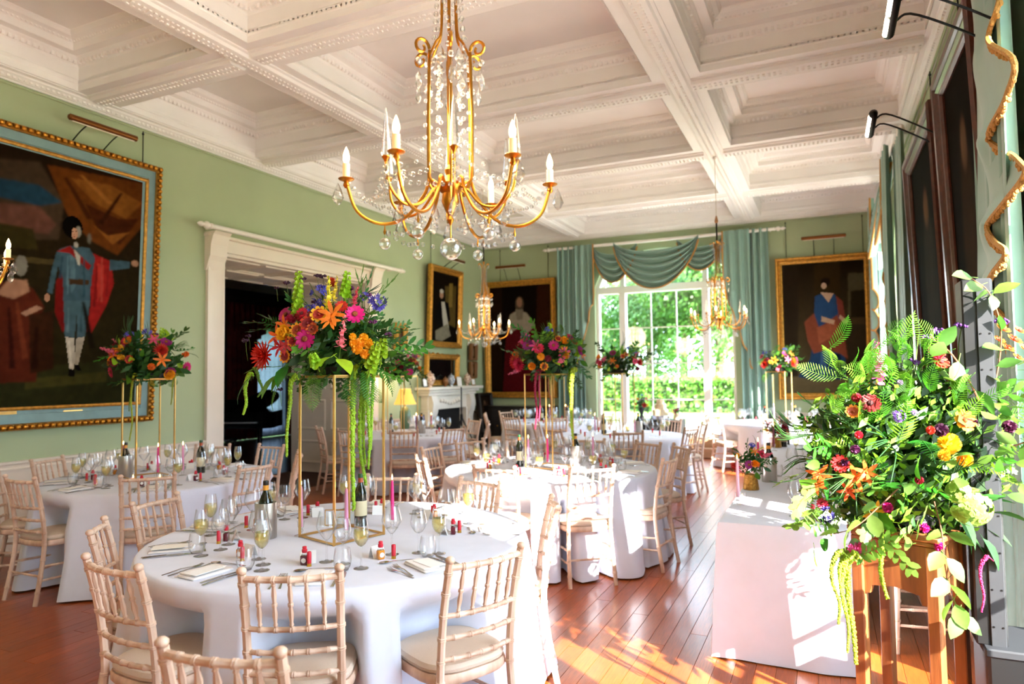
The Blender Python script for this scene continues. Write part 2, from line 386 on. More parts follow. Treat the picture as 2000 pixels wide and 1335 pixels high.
# ------------------------------------------------------------------ windows
def window(name, axis, a, c, sill, zs, rise, p, inw):
    """three-light arched window; p = plane in the wall's middle, inw = direction of the room"""
    w = c-a; ma, mb = a+w*.2, c-w*.2-.0; root = bpy.data.objects.new(name, None); COL.objects.link(root); struct(root)
    def bx(t0, t1, z0, z1, d0, d1, nm, mt=white_paint, bv=.004):
        q = MB(); e0, e1 = sorted((p+d0, p+d1))
        q.box(t0, t1, e0, e1, z0, z1, bv) if axis == 'x' else q.box(e0, e1, t0, t1, z0, z1, bv)
        return q.build(nm, mt, root, smooth=False)
    T = .06
    bx(a-.02, a+T, sill, zs, -.06, .06, 'window_frame'); bx(c-T, c+.02, sill, zs, -.06, .06, 'window_frame')
    bx(a, c, sill-.02, sill+.07, -.06, .06, 'window_frame')
    bx(a, c, zs-.14, zs, -.087, .087, 'transom'); bx(a-.05, c+.05, sill-.06, sill, -.16, .16, 'window_sill')
    bx(ma-.065, ma+.065, sill, zs, -.08, .08, 'mullion'); bx(mb-.065, mb+.065, sill, zs, -.08, .08, 'mullion')
    bz = [sill+(zs-.14-sill)*k/4 for k in range(1, 4)]
    for (t0, t1) in ((a+T, ma-.065), (ma+.065, mb-.065), (mb+.065, c-T)):
        mid = t1-t0 > .8
        for z in bz: bx(t0, t1, z-.011, z+.011, -.02, .02, 'glazing_bar', bv=0)
        if mid:
            for k in (1, 2): x = t0+(t1-t0)*k/3; bx(x-.011, x+.011, sill+.07, zs-.14, -.02, .02, 'glazing_bar', bv=0)
        zz = [sill+.05]+bz+[zs-.13]; xx = [t0+(t1-t0)*k/3 for k in range(4)] if mid else [t0, t1]
        for i in range(len(xx)-1):
            for j in range(4): bx(xx[i], xx[i+1], zz[j], zz[j+1], -.003, .003, 'pane', pane, 0)
    n = 24
    def arch(off):
        return [(a+off+(w-2*off)*k/n, arch_z(k/n, zs, rise-off)) for k in range(n+1)]
    o1, o2 = arch(0), arch(.07); q = MB(); vs = []
    for (s1, s2) in zip(o1, o2):
        for d in (-.06, .06):
            for t, z in (s1, s2): vs.append((t, p+d, z) if axis == 'x' else (p+d, t, z))
    fs = []
    for k in range(n):
        i0, i1 = k*4, k*4+4; fs += [[i0, i0+1, i1+1, i1], [i0+2, i1+2, i1+3, i0+3], [i0+1, i0+3, i1+3, i1+1], [i0, i1, i1+2, i0+2]]
    q.add(vs, fs).build('arch_frame', white_paint, root, smooth=False)
    for m in (ma, mb): bx(m-.05, m+.05, zs, arch_z((m-a)/w, zs, rise-.03), -.05, .05, 'mullion')
    pts = [(a+w*k/n, arch_z(k/n, zs, rise-.03)) for k in range(n+1)]
    q = MB(); q.prism(pts, p-.002, p+.002, 'y' if axis == 'x' else 'x'); q.build('pane', pane, root, smooth=False)
    return root
win1 = window('window_1', 'x', *WB, YB+.17, -1)
for k, (a, c, s_, zs, ri) in enumerate(WINR): window('window_%d' % (k+2), 'y', a, c, s_, zs, ri, XR+.15, -1)
hd = MB().box(-2.05, -2.03, YB+.06, YB+.10, 1.05, 1.2, .004).build('window_handle', brass, win1)
st = struct(put('trim_1', MB().box(-4.45, -1.5, YB-.34, YB+.02, 0, .19, .012).box(-4.45, -1.5, YB-.12, YB+.02, .19, .36, .012).mesh('trim_1', M('pale_oak_step', 'c79a72', .5, noise=(12, .15), stretch=(1, 8, 8)), False)))
for k, (lo, sz) in enumerate((((-2.98, YB+.36, 2.1), (2.8, 3.9)),)): portal('back_window_portal', lo, (R(-90), 0, 0), *sz)
for a, c, *_ in WINR: portal('side_window_portal', (XR+.31, (a+c)/2, 2.1), (0, R(90), 0), 3.9, 2.75)
# ------------------------------------------------------------------ doorway to the library
b = MB(); y0, y1 = DOOR[:2]
ar = [(-.0, 0), (.05, 0), (.05, .02), (.035, .06), (.03, .2), (.04, .24), (0, .26)]
dr = bpy.data.objects.new('door_1', None); COL.objects.link(dr); struct(dr)
def jamb(ya, s):
    MB().prism([(XL+u, ya+s*v) for u, v in [(0, 0), (.045, 0), (.05, .02), (.036, .06), (.03, .20), (.045, .24), (.045, .26), (0, .26)]], 0, 3.24, 'z').build('architrave', cream, dr, ang=25)
jamb(y0, -1); jamb(y1, 1)
MB().box(XL, XL+.05, y0-.26, y1+.26, 3.24, 3.40, .004).build('door_head', cream, dr, smooth=False)
MB().box(XL, XL+.10, y0-.30, y1+.30, 3.40, 3.44, .008).build('head_moulding', cream, dr, smooth=False)
for ya in (y0-.28, y1+.02):
    q = [(XL, 2.98), (XL+.03, 2.98), (XL+.05, 3.04), (XL+.07, 3.10), (XL+.10, 3.16), (XL+.11, 3.30), (XL+.15, 3.42), (XL+.19, 3.46), (XL, 3.46)]
    MB().prism(q, ya, ya+.26, 'y').build('bracket', cream, dr, smooth=False)
# reveal linings
MB().box(XL-1.6, XL, y0-.02, y0+.012, 0, 3.24).build('reveal_lining', cream, dr, smooth=False)
rv = MB().box(XL-1.6, XL, y1-.03, y1+.01, 0, 3.24).build('reveal_lining', cream, dr, smooth=False)
sf = MB().box(XL-1.6, XL, y0, y1, 3.2, 3.25).build('door_soffit', cream, dr, smooth=False)
def moulded_panel(parent, fn, u0, u1, v0, v1):
    """raised rectangular moulding ring; fn(u,v,d) -> point"""
    q = MB(); pr = [(0, 0), (.012, .018), (.03, .02), (.045, .006), (.05, 0)]; vs = []
    for i_, d in pr: vs += [fn(u0+i_, v0+i_, d), fn(u1-i_, v0+i_, d), fn(u1-i_, v1-i_, d), fn(u0+i_, v1-i_, d)]
    fs = [[k*4+j, k*4+(j+1) % 4, (k+1)*4+(j+1) % 4, (k+1)*4+j] for k in range(len(pr)-1) for j in range(4)]
    q.add(vs, fs).build('panel_moulding', cream, parent, smooth=False)
for k in range(4):
    for j in range(2): moulded_panel(sf, lambda u, v, d: (u, v, 3.2-d), XL-1.5+j*.75, XL-.85+j*.75, y0+.12+k*.73, y0+.75+k*.73)
for (v0, v1) in ((.14, .55), (.72, 1.25), (1.42, 2.1), (2.27, 3.08)):
    for j in range(2): moulded_panel(rv, lambda u, v, d: (u, y1-.03-d, v), XL-1.46+j*.72, XL-.84+j*.72, v0, v1)
# ------------------------------------------------------------------ chairs
lime = M('limewashed_beech', 'd9bda6', .5, noise=(16, .16, 'b8937a'), stretch=(1, 1, .25), bump=(30, .08))
pad = M('oatmeal_seat_fabric', 'cdb9a5', .9, noise=(300, .06), bump=(400, .15))
def along(path, s):
    P = [V(p) for p in path]; L = [0]
    for a, b in zip(P, P[1:]): L.append(L[-1]+(b-a).length)
    t = s*L[-1]
    for i in range(len(P)-1):
        if t <= L[i+1]+1e-9: return P[i].lerp(P[i+1], (t-L[i])/max(1e-9, L[i+1]-L[i]))
    return P[-1]
def bamboo(path, r, rings, n=8, taper=1, q=None):
    P = smooth_path(path, 5) if len(path) > 2 else [V(p) for p in path]
    L = sum((b-a).length for a, b in zip(P, P[1:])); st = {0: r, 1: r*taper}
    for k in range(1, 8): st[k/8] = r*(1+(taper-1)*k/8)
    for g in rings:
        for d, m in ((-.0085, 1), (-.006, 1.2), (-.002, 1.2), (0, 1.02), (.002, 1.2), (.006, 1.2), (.0085, 1)):
            s = g+d/L
            if 0 < s < 1: st[s] = r*(1+(taper-1)*s)*m
    ks = sorted(st); return (q or MB()).tube([along(P, k) for k in ks], [st[k] for k in ks], n)
def superell(a, w, d, p=3.2):
    c, s = cos(a), sin(a); return (w*math.copysign(abs(c)**(2/p), c), d*math.copysign(abs(s)**(2/p), s))
def make_chair():
    t = thing('banquet_chair', 'x', 'chair')
    for s in (-1, 1):
        p = bamboo([(s*.185, -.255, 0), (s*.178, -.215, .22), (s*.172, -.19, .44), (s*.173, -.215, .68), (s*.176, -.268, .905)], .0165, (.1, .22, .35, .47, .56, .66, .76, .86, .955), taper=.95)
        p.ball((s*.1765, -.272, .917), .0195, 8, 5, .8); p.build('back_post', lime, t)
        bamboo([(s*.19, .185, 0), (s*.18, .168, .415)], .0155, (.2, .45, .72, .93), taper=1.15).build('front_leg', lime, t)
        for z, zz in ((.17, .16), (.27, .25)): bamboo([(s*.178, -.215, z), (s*.186, .175, zz)], .0085, (.2, .5, .8), 6).build('side_stretcher', lime, t)
    def rail(z, y, bow, r, rings):
        bamboo([(-.175, y, z), (-.09, y-bow*.75, z), (0, y-bow, z), (.09, y-bow*.75, z), (.175, y, z)], r, rings, 8).build('back_rail', lime, t)
    rail(.885, -.263, .03, .0125, (.17, .335, .5, .665, .83)); rail(.69, -.218, .03, .0105, (.17, .335, .5, .665, .83))
    rail(.60, -.204, .028, .0105, (.14, .34, .5, .66, .86)); rail(.515, -.196, .026, .0105, (.14, .34, .5, .66, .86))
    for k in range(5):
        x = -.1175+.05875*k; b = .03*(1-(x/.175)**2)
        ks = [(0, .0065), (.08, .0065), (.1, .0095), (.13, .0065), (.3, .011), (.46, .0075), (.48, .0115), (.52, .0115), (.54, .0075), (.7, .011), (.87, .0065), (.9, .0095), (.92, .0065), (1, .0065)]
        p0, p1 = V((x, -.218-b, .69)), V((x, -.263-b, .885))
        MB().tube([p0.lerp(p1, u) for u, _ in ks], [w for _, w in ks], 6).build('spindle', lime, t)
    bamboo([(-.186, .178, .21), (.186, .178, .21)], .0085, (.2, .5, .8), 6).build('front_stretcher', lime, t)
    bamboo([(-.178, -.215, .20), (.178, -.215, .20)], .0085, (.2, .5, .8), 6).build('rear_stretcher', lime, t)
    q = MB(); N = 28
    def ring(w, d, z, dy=0): return [(*[u+v for u, v in zip(superell(2*pi*k/N, w, d), (0, dy))], z) for k in range(N)]
    rs = [ring(.172, .178, .405), ring(.198, .202, .405), ring(.206, .21, .415), ring(.206, .21, .435), ring(.2, .204, .447), ring(.17, .176, .447)]
    q.add([p for r_ in rs for p in r_], [[a*N+k, a*N+(k+1) % N, (a+1)*N+(k+1) % N, (a+1)*N+k] for a in range(5) for k in range(N)]+[list(range(N))[::-1]]).build('seat_frame', lime, t)
    q = MB(); rs = [ring(.185, .189, .444), ring(.197, .201, .452), ring(.2, .204, .465), ring(.19, .194, .48), ring(.15, .154, .489), ring(.08, .083, .493), ring(.01, .01, .494)]
    q.add([p for r_ in rs for p in r_], [[a*N+k, a*N+(k+1) % N, (a+1)*N+(k+1) % N, (a+1)*N+k] for a in range(6) for k in range(N)]+[[6*N+k for k in range(N)]]).build('cushion', pad, t)
    return t
CHAIR = make_chair()
# ------------------------------------------------------------------ where the tables stand and how they are called
TABLES = {'T1': ((-2.44, 3.06), 1.0, 'front table'), 'T3': ((-5.42, 4.27), .93, 'left-hand table'), 'T2': ((-2.38, 6.0), .97, 'sunlit middle table'),
          'T4': ((-5.85, 8.75), .93, 'table near the fireplace'), 'T6': ((-2.7, 9.5), .93, 'table before the tall window'), 'T5': ((-4.65, 11.9), .93, 'rear table by the dark chest'), 'T7': ((-.75, 12.55), .93, 'rear right table')}
CH = {'T1': [(-1.82, 1.985), (-1.255, 2.47), (-1.40, 3.59), (-2.16, 4.16), (-2.86, 4.14), (-3.64, 2.84), (-3.25, 2.22), (-2.55, 1.80)],
      'T3': [(-5.42, 3.10), (-4.60, 3.52), (-4.30, 4.28), (-5.37, 5.56), (-4.58, 5.10), (-6.50, 3.95), (-6.0, 5.36), (-6.18, 3.32)],
      'T2': [(-3.66, 5.98), (-3.24, 5.12), (-3.60, 6.69), (-1.22, 5.83), (-1.66, 5.06), (-2.37, 4.80), (-1.31, 6.8), (-1.70, 7.05), (-2.4, 7.22), (-3.1, 7.0)],
      'T4': [(-6.6, 7.75), (-5.94, 7.55), (-5.10, 7.66), (-4.68, 8.26), (-5.2, 9.85), (-4.68, 9.3), (-6.82, 9.3)],
      'T6': [(-2.25, 8.32), (-1.58, 9.9), (-1.62, 9.12), (-3.3, 8.42), (-3.9, 9.3), (-2.2, 10.65), (-3.2, 10.65)],
      'T5': [(-5.8, 11.4), (-4.95, 10.7), (-4.15, 10.78), (-5.8, 12.3), (-3.5, 11.6)],
      'T7': [(-1.72, 11.75), (-.75, 11.35), (.1, 11.7)]}
HOURS = ['twelve', 'one', 'two', 'three', 'four', 'five', 'six', 'seven', 'eight', 'nine', 'ten', 'eleven']
def clock(c, p):
    """clock position on a table seen from the camera, six o'clock nearest"""
    v = V((c[0], c[1], 0)).normalized(); d = V((p[0]-c[0], p[1]-c[1], 0)); a = atan2(d.x*v.y-d.y*v.x, d.dot(v))
    h2 = round(a/(pi/12)) % 24; return (HOURS[h2//2]+" o'clock") if h2 % 2 == 0 else 'half past '+HOURS[h2//2]
LAB = {}
def uniq(l):
    LAB[l] = LAB.get(l, 0)+1
    return l if LAB[l] == 1 else l+[', inner one', ', outer one', ', third along', ', fourth along', ', fifth along'][min(LAB[l]-2, 4)]
SEATS = {}
for k, lst in CH.items():
    c = TABLES[k][0]; SEATS[k] = []
    for p in lst:
        a = atan2(c[1]-p[1], c[0]-p[0]); f = V((cos(a), sin(a), 0))
        loc = V((p[0], p[1], 0))+f*.27; SEATS[k].append((loc, a-pi/2))
        again(CHAIR, loc, a-pi/2, uniq("limewashed spindle-back chair at %s of the %s" % (clock(c, p), TABLES[k][2])), 'limewashed banquet chairs')
again(CHAIR, (-1.48-.05, 1.36+.25, 0), R(12), 'limewashed spindle-back chair pulled out nearest the camera at the bottom edge', 'limewashed banquet chairs')
for y, n in ((4.75, 'nearest the oak stand'), (5.6, 'second from the oak stand'), (6.5, 'third from the oak stand'), (7.4, 'farthest from the oak stand')):
    again(CHAIR, (.50, y, 0), R(90), 'limewashed chair on the wall side of the long table, '+n, 'limewashed banquet chairs')
# ------------------------------------------------------------------ round tables and their cloths
linen = M('white_linen', 'd9dcea', .85, noise=(8, .03), bump=(500, .06), sheen=.2)
ply = M('plywood_top', 'b08a5a', .6, noise=(10, .1))
def cloth_obj(k):
    (cx, cy_), Rr, nm = TABLES[k]; N = 168; rnd = random.Random(k); ph = [rnd.random()*6.3 for _ in range(4)]
    def hang(a, d):     # radius at drop d below the edge
        f = .5+.5*(.45*cos(9*a+ph[0])+.35*cos(14*a+ph[1])+.2*cos(5*a+ph[2])); return Rr+.012+d*(.06+.20*f**1.5)
    base = [2*pi*i/N for i in range(N)]; lim = []
    for a in base:
        r = Rr+.3
        while r > .45:
            p = V((cx+r*cos(a), cy_+r*sin(a), 0)); hit = False
            for loc, rz in SEATS[k]:
                d = p-loc; x = d.x*cos(rz)+d.y*sin(rz); y = -d.x*sin(rz)+d.y*cos(rz)
                if abs(x) < .25 and -.35 < y < .245: hit = True
            if not hit and r <= Rr+.3: 
                # nothing further in may block either
                break
            r -= .015
        lim.append(r)
    sm = []
    for i in range(N):
        w = [lim[(i+j) % N] for j in range(-2, 3)]; sm.append(min(lim[i], sum(w)/5))
    rows = []
    for fr in (.0, .3, .6, .85, .96): rows.append([(cx+Rr*fr*cos(a), cy_+Rr*fr*sin(a), .762) for a in base])
    for dr_, z in ((.985, .7615), (1.0, .757), (1.009, .745)): rows.append([(cx+Rr*dr_*cos(a), cy_+Rr*dr_*sin(a), z) for a in base])
    M_ = 18
    for j in range(1, M_+1):
        d = .73*j/M_; z = .745-d; row = []
        for i, a in enumerate(base):
            r = hang(a, d); t = min(1, max(0, (.70-z)/.17)); t = t*t*(3-2*t); r = min(r, r+(sm[i]-r)*t if sm[i] < r else r)
            row.append((cx+r*cos(a), cy_+r*sin(a), z))
        rows.append(row)
    q = MB(); q.add([p for r_ in rows for p in r_], [[j*N+i, j*N+(i+1) % N, (j+1)*N+(i+1) % N, (j+1)*N+i] for j in range(len(rows)-1) for i in range(N)])
    o = q.build('tablecloth', linen, ang=0); tag(o, 'white floor-length cloth draped over the '+nm, 'tablecloth', 'white round tablecloths')
    t = thing('round_table', 'round folding table hidden under the white cloth, '+nm, 'table', (cx, cy_, 0), 0, 'round banquet tables')
    MB().lathe([(Rr-.02, .72), (Rr-.004, .725), (Rr-.004, .75), (Rr-.02, .752)], 48).build('tabletop', ply, t, smooth=False)
    for a in range(4):
        MB().tube([(.3*cos(a*pi/2+.4), .3*sin(a*pi/2+.4), 0), (.3*cos(a*pi/2+.4), .3*sin(a*pi/2+.4), .72)], .016, 8).build('leg', blackmetal, t)
for k in TABLES: cloth_obj(k)
# ------------------------------------------------------------------ long table by the right-hand wall
HX0, HX1, HY0, HY1 = -.60, .14, 4.14, 8.9
t = thing('trestle_table', 'long trestle table hidden under the white cloth beside the right wall', 'table', ((HX0+HX1)/2, (HY0+HY1)/2, 0))
MB().box(-.35, .35, -2.36, 2.36, .72, .75, .004).build('tabletop', ply, t, smooth=False)
for sy in (-1.9, 0, 1.9):
    for sx in (-.28, .28): MB().tube([(sx, sy, 0), (sx, sy, .72)], .015, 8).build('leg', blackmetal, t)
def rect_cloth():
    per = []; n1, n2 = 30, 150
    def corner(x0, y0, x1, y1, n): return [(x0+(x1-x0)*i/n, y0+(y1-y0)*i/n) for i in range(n)]
    per = corner(HX0, HY0, HX1, HY0, n1)+corner(HX1, HY0, HX1, HY1, n2)+corner(HX1, HY1, HX0, HY1, n1)+corner(HX0, HY1, HX0, HY0, n2)
    cx, cy_ = (HX0+HX1)/2, (HY0+HY1)/2; N = len(per); rows = []
    for fr in (0, .5, .9, .985): rows.append([(cx+(x-cx)*fr, cy_+(y-cy_)*(1-(1-fr)*.4 if fr else 0), .762) for x, y in per])
    rows.append([(x, y, .758) for x, y in per])
    rnd = random.Random(5)
    for j in range(1, 15):
        d = .745*j/14; z = .752-d; row = []; s = 0
        for i, (x, y) in enumerate(per):
            nx = -1 if abs(x-HX0) < 1e-6 and HY0 < y else (1 if abs(x-HX1) < 1e-6 else 0); ny = -1 if abs(y-HY0) < 1e-6 else (1 if abs(y-HY1) < 1e-6 else 0)
            if i == 0: nx = -1
            L = 7.5*y+9*x; w = .5+.5*sin(L*1.3+.7)*.6+.4*.5*sin(L*2.1); o = .008+d*(.03+.045*max(0, w))
            if nx > 0: o = .008+d*.01
            row.append((x+nx*o, y+ny*o, z))
        rows.append(row)
    q = MB(); q.add([p for r_ in rows for p in r_], [[j*N+i, (j+1)*N+i, (j+1)*N+(i+1) % N, j*N+(i+1) % N] for j in range(len(rows)-1) for i in range(N)])
    tag(q.build('tablecloth', linen, ang=50), 'white floor-length cloth on the long table beside the right wall', 'tablecloth')
rect_cloth()
# ------------------------------------------------------------------ tableware
wine = glassmat('pale_sparkling_wine', (.98, .93, .62), .35, (.80, .68, .20)); porc = M('white_card', 'f4f2ee', .7)
redplastic = M('red_wax', 'c81830', .4); redliq = M('dark_red_liqueur', '5a0a1c', .15, coat=.6); orliq = M('amber_liqueur', 'd0811c', .15, coat=.6)
cutl = M('stainless_cutlery', 'c4c2c4', .18, metal=1); gilttip = M('brass_cap', 'c79a3e', .3, metal=1)
napk = M('ivory_napkin', 'ece6e2', .9, bump=(300, .1))
def bowl(pts): return smooth_path([(r, 0, z) for r, z in pts], 4)
def stem_glass(name, prof, fill=None, n=20, foot=.034, hs=.10):
    t = thing(name, 'x', 'glass')
    q = MB(); q.lathe([(foot, 0), (foot, .0015), (.012, .004), (.0042, .012), (.0034, .05), (.0036, hs-.01), (.006, hs)], n); q.build('stem', glass, t)
    P = bowl(prof); q = MB(); q.lathe([(p.x, p.z) for p in P], n, cap=False); q.build('bowl', glass, t)
    if fill:
        zf = fill; pr = [(p.x*.94, p.z) for p in P if p.z < zf]; q = MB(); pr2 = pr+[(pr[-1][0], zf)]; q.lathe(pr2, n); q.build('wine', wine, t)
    return t
FLUTE = stem_glass('champagne_flute', [(.006, .098), (.018, .108), (.030, .128), (.034, .15), (.031, .185), (.025, .225)], .172)
WHITEG = stem_glass('white_wine_glass', [(.006, .095), (.022, .106), (.036, .13), (.040, .148), (.036, .175), (.029, .208)])
REDG = stem_glass('red_wine_glass', [(.006, .10), (.018, .112), (.040, .145), (.048, .162), (.044, .19), (.034, .235)])
t = TUMB = thing('water_tumbler', 'x', 'glass'); P = bowl([(.026, .004), (.036, .02), (.040, .045), (.037, .075), (.033, .098)])
MB().lathe([(.001, .012), (.028, .006), (.026, 0)], 20).build('base', glass, t); q = MB(); q.lathe([(p.x, p.z) for p in P], 20, cap=False); q.build('wall', glass, t)
t = FORK = thing('table_fork', 'x', 'fork')
def strip(pts, wid, th=.0016):
    q = MB(); vs = []
    for (y, z), w in zip(pts, wid): vs += [(-w, y, z), (w, y, z), (w, y, z+th), (-w, y, z+th)]
    k = len(pts); q.add(vs, [[i*4+j, i*4+(j+1) % 4, i*4+4+(j+1) % 4, i*4+4+j] for i in range(k-1) for j in range(4)]+[[3, 2, 1, 0], [(k-1)*4+j for j in range(4)]]); return q
strip([(-.1, 0), (-.06, .003), (-.01, .008), (.03, .006), (.05, .003)], [.005, .004, .0028, .003, .011]).build('handle', cutl, t)
for x in (-.009, -.003, .003, .009):
    q = strip([(.05, .003), (.075, .004), (.095, .009)], [.0022, .0016, .001])
    q.v = [(v[0]+x, v[1], v[2]) for v in q.v]; q.build('tine', cutl, t)
t = KNIFE = thing('table_knife', 'x', 'knife')
strip([(-.11, 0), (-.06, .002), (0, .003)], [.007, .006, .005], .004).build('handle', cutl, t); strip([(0, .003), (.03, .003), (.09, .002), (.115, .001)], [.0045, .0085, .0085, .001], .0015).build('blade', cutl, t)
t = SPOON = thing('dessert_spoon', 'x', 'spoon')
strip([(-.09, 0), (-.04, .004), (.03, .007), (.05, .004)], [.006, .004, .003, .006]).build('handle', cutl, t)
q = MB(); q.grid(lambda u, v: (.018*cos(2*pi*u)*(1-v), .073+.026*sin(2*pi*u)*(1-v), .007-.006*(1-(1-v)**2)), 14, 5, True); q.build('bowl', cutl, t)
t = NAPK = thing('folded_napkin', 'x', 'napkin')
MB().box(-.06, .06, -.10, .10, 0, .012, .005).build('linen_fold', napk, t); MB().box(-.058, .02, -.09, .09, .0125, .019, .003).build('linen_fold', napk, t)
MB().box(-.03, .05, -.09, .06, .0195, .0215, .0005).build('menu_card', porc, t, rot=(0, 0, .06))
def favour(nm, liq):
    t = thing(nm, 'x', 'bottle')
    bb = MB().box(-.017, .017, -.013, .013, 0, .044, .004).build('bottle_body', liq, t); MB().lathe([(.016, .044), (.012, .052), (.009, .055), (.009, .06)], 12).build('shoulder', glass, t)
    MB().lathe([(.0105, .056), (.0125, .058), (.0125, .070), (.009, .074), (.0105, .078), (.009, .084), (.001, .086)], 12).build('wax_cap', redplastic, t)
    MB().lathe([(.0115, 0), (.0115, .0006)], 16, (0, -.0132, .022), (0, -1, 0)).build('round_label', porc, bb); return t
FAVR = favour('miniature_bottle', redliq); FAVO = favour('miniature_bottle', orliq)
t = CART = thing('shotgun_cartridge', 'x', 'cartridge')
MB().lathe([(.0115, 0), (.0115, .002), (.0103, .003), (.0103, .014)], 12).build('brass_head', gilttip, t); MB().lathe([(.0102, .014), (.0102, .062), (.0085, .066), (.004, .064)], 12).build('red_case', redplastic, t)
t = CARD = thing('place_card', 'x', 'card')
q = MB(); q.prism([(-.02, 0), (-.0003, .055), (.0003, .055), (.02, 0), (.0194, 0), (0, .054), (-.0194, 0)], -.036, .036, 'x'); fc = q.build('folded_card', porc, t, smooth=False)
MB().box(-.02, .02, -.0125, -.0118, .026, .030).build('handwritten_name', M('grey_ink', 'a9a39a', .8), fc, rot=(R(-19.5), 0, 0), smooth=False)
def at_table(k, ang, items, full=True):
    (cx, cy_), Rr, nm = TABLES[k]; p = V((cx+Rr*cos(ang), cy_+Rr*sin(ang), .762)); rz = ang+pi/2; c_, s_ = cos(rz), sin(rz)
    ck = clock((cx, cy_), p)
    for proto, x, y, dr_, lab, grp in items:
        w = p+V((x*c_-y*s_, x*s_+y*c_, 0)); again(proto, w, rz+dr_, uniq('%s at %s on the %s' % (lab, ck, nm)), grp)
rs = random.Random(3)
def setting(k, deg, level):
    a = R(deg); J = lambda s=.012: rs.uniform(-s, s); it = []
    if level >= 2:
        it += [(NAPK, 0+J(), .155+J(), J(.1), 'folded ivory napkin with menu card', 'folded napkins'),
               (FORK, -.115+J(.006), .15+J(), J(.12), 'steel table fork', 'table forks'), (FORK, -.145+J(.006), .14+J(), J(.15), 'steel starter fork', 'starter forks'),
               (KNIFE, .105+J(.006), .15+J(), J(.1), 'steel table knife', 'table knives'), (KNIFE, .13+J(.006), .145+J(), J(.1), 'steel starter knife', 'starter knives'),
               (SPOON, -.02+J(.03), .30+J(.01), R(90)+J(.3), 'steel dessert spoon', 'dessert spoons')]
    if level >= 1:
        it += [(FLUTE, .175+J(), .30+J(), 0, 'part-filled champagne flute', 'champagne flutes'), (WHITEG, .10+J(), .385+J(), 0, 'empty white wine glass', 'white wine glasses'),
               (REDG, .0+J(), .43+J(), 0, 'large empty red wine glass', 'red wine glasses'), (TUMB, .105+J(), .285+J(.006), 0, 'stemless water glass', 'water glasses')]
        f = rs.random() < .55
        it += [(FAVR if f else FAVO, -.09+J(), .40+J(), J(.4), 'miniature %s bottle with red wax cap' % ('ruby' if f else 'amber'), 'miniature favour bottles'), (CART, -.045+J(), .365+J(), 0, 'red shotgun cartridge candle', 'red cartridges'),
               (CARD, -.085+J(), .45+J(), J(.2), 'white folded place card', 'place cards')]
    if level == 0:
        it += [(REDG, .06+J(), .36+J(), 0, 'wine glass', 'wine glasses on far tables'), (WHITEG, .14+J(), .33+J(), 0, 'smaller wine glass', 'small glasses on far tables'), (FLUTE, .19+J(), .26+J(), 0, 'part-filled flute', 'flutes on far tables'),
               (CART, -.06+J(), .36+J(), 0, 'red cartridge', 'red cartridges on far tables')]
    at_table(k, a, it)
for d in (-95, -60, -26, 30, 74, 113, 152, 190, 226): setting('T1', d, 2)
for d in (0, 40, 85, 120, 158, 195, 232, -90, -42): setting('T3', d, 2)
for d in (180, 223, 150, -10, -52, -90, 33, 62, 92, 121): setting('T2', d, 2)
for k in ('T4', 'T6', 'T5', 'T7'):
    for j in range(8): setting(k, 10+45*j, 0)
# bottles, coolers, candles
dkglass = M('dark_green_bottle_glass', '0d1408', .08, coat=.5); blkcap = M('black_capsule', '15120f', .35); orcap = M('amber_capsule', 'd9912b', .4); rustcap = M('rust_capsule', 'a5451f', .35); labelp = M('cream_wine_label', 'd8cba6', .7)
greencap = M('green_capsule', '1d4a2a', .35)
def bottle(nm, cap1, cap2):
    t = thing(nm, 'x', 'bottle')
    P = smooth_path([(.034, 0, 0), (.037, 0, .006), (.037, 0, .09), (.037, 0, .17), (.034, 0, .195), (.018, 0, .235), (.0145, 0, .25)], 3)
    bb = MB().lathe([(p.x, p.z) for p in P], 20).build('bottle_body', dkglass, t); MB().lathe([(.0148, .247), (.0145, .275)], 16).build('capsule', cap1, t); MB().lathe([(.0147, .275), (.0155, .277), (.0155, .292), (.0145, .298)], 16).build('bottle_mouth', cap2, t)
    q = MB(); q.grid(lambda u, v: (.0374*cos(2.6*(u-.5)-pi/2), .0374*sin(2.6*(u-.5)-pi/2), .06+.085*v), 16, 2); q.build('paper_label', labelp, bb); return t
WBOT = bottle('wine_bottle', orcap, blkcap); RBOT = bottle('wine_bottle', rustcap, greencap)
t = COOL = thing('wine_cooler', 'x', 'wine cooler')
MB().lathe([(.056, 0), (.058, .003), (.058, .187), (.0575, .19), (.054, .19), (.053, .188), (.053, .008), (.001, .006)], 32).build('steel_wall', brushed, t)
pink = [M('rose_pink_wax', 'd98fb0', .5, sss=.2), M('hot_pink_wax', 'd81f78', .5, sss=.2), M('plum_wax', 'a04f66', .5, sss=.2), M('pale_pink_wax', 'e9b6c8', .5, sss=.2)]
flame = M('candle_flame', 'ffd890', .5, emit=('ffc868', 14)); wick = M('black_wick', '111111', .9)
def candle(i, hgt, lit=True):
    t = thing('taper_candle', 'x', 'candle')
    wx = MB().lathe([(.0105, .05), (.0112, .08), (.0095, .05+hgt*.7), (.0075, .05+hgt-.01), (.003, .05+hgt)], 12).build('wax_taper', pink[i], t)
    MB().tube([(0, 0, .05+hgt-.002), (.001, 0, .05+hgt+.008)], .0009, 5).build('wick', wick, wx)
    if lit: MB().lathe([(.001, .05+hgt+.004), (.0045, .05+hgt+.012), (.0035, .05+hgt+.022), (.0004, .05+hgt+.036)], 8).build('flame', flame, wx)
    MB().lathe([(.034, 0), (.034, .004), (.012, .010), (.008, .02), (.014, .03), (.009, .038), (.016, .05), (.019, .075), (.021, .08)], 16, cap=False).build('glass_holder', glass, t); return t
CAN = [candle(0, .22), candle(1, .22), candle(2, .22), candle(3, .24)]
t = TEAL = thing('tealight', 'x', 'candle')
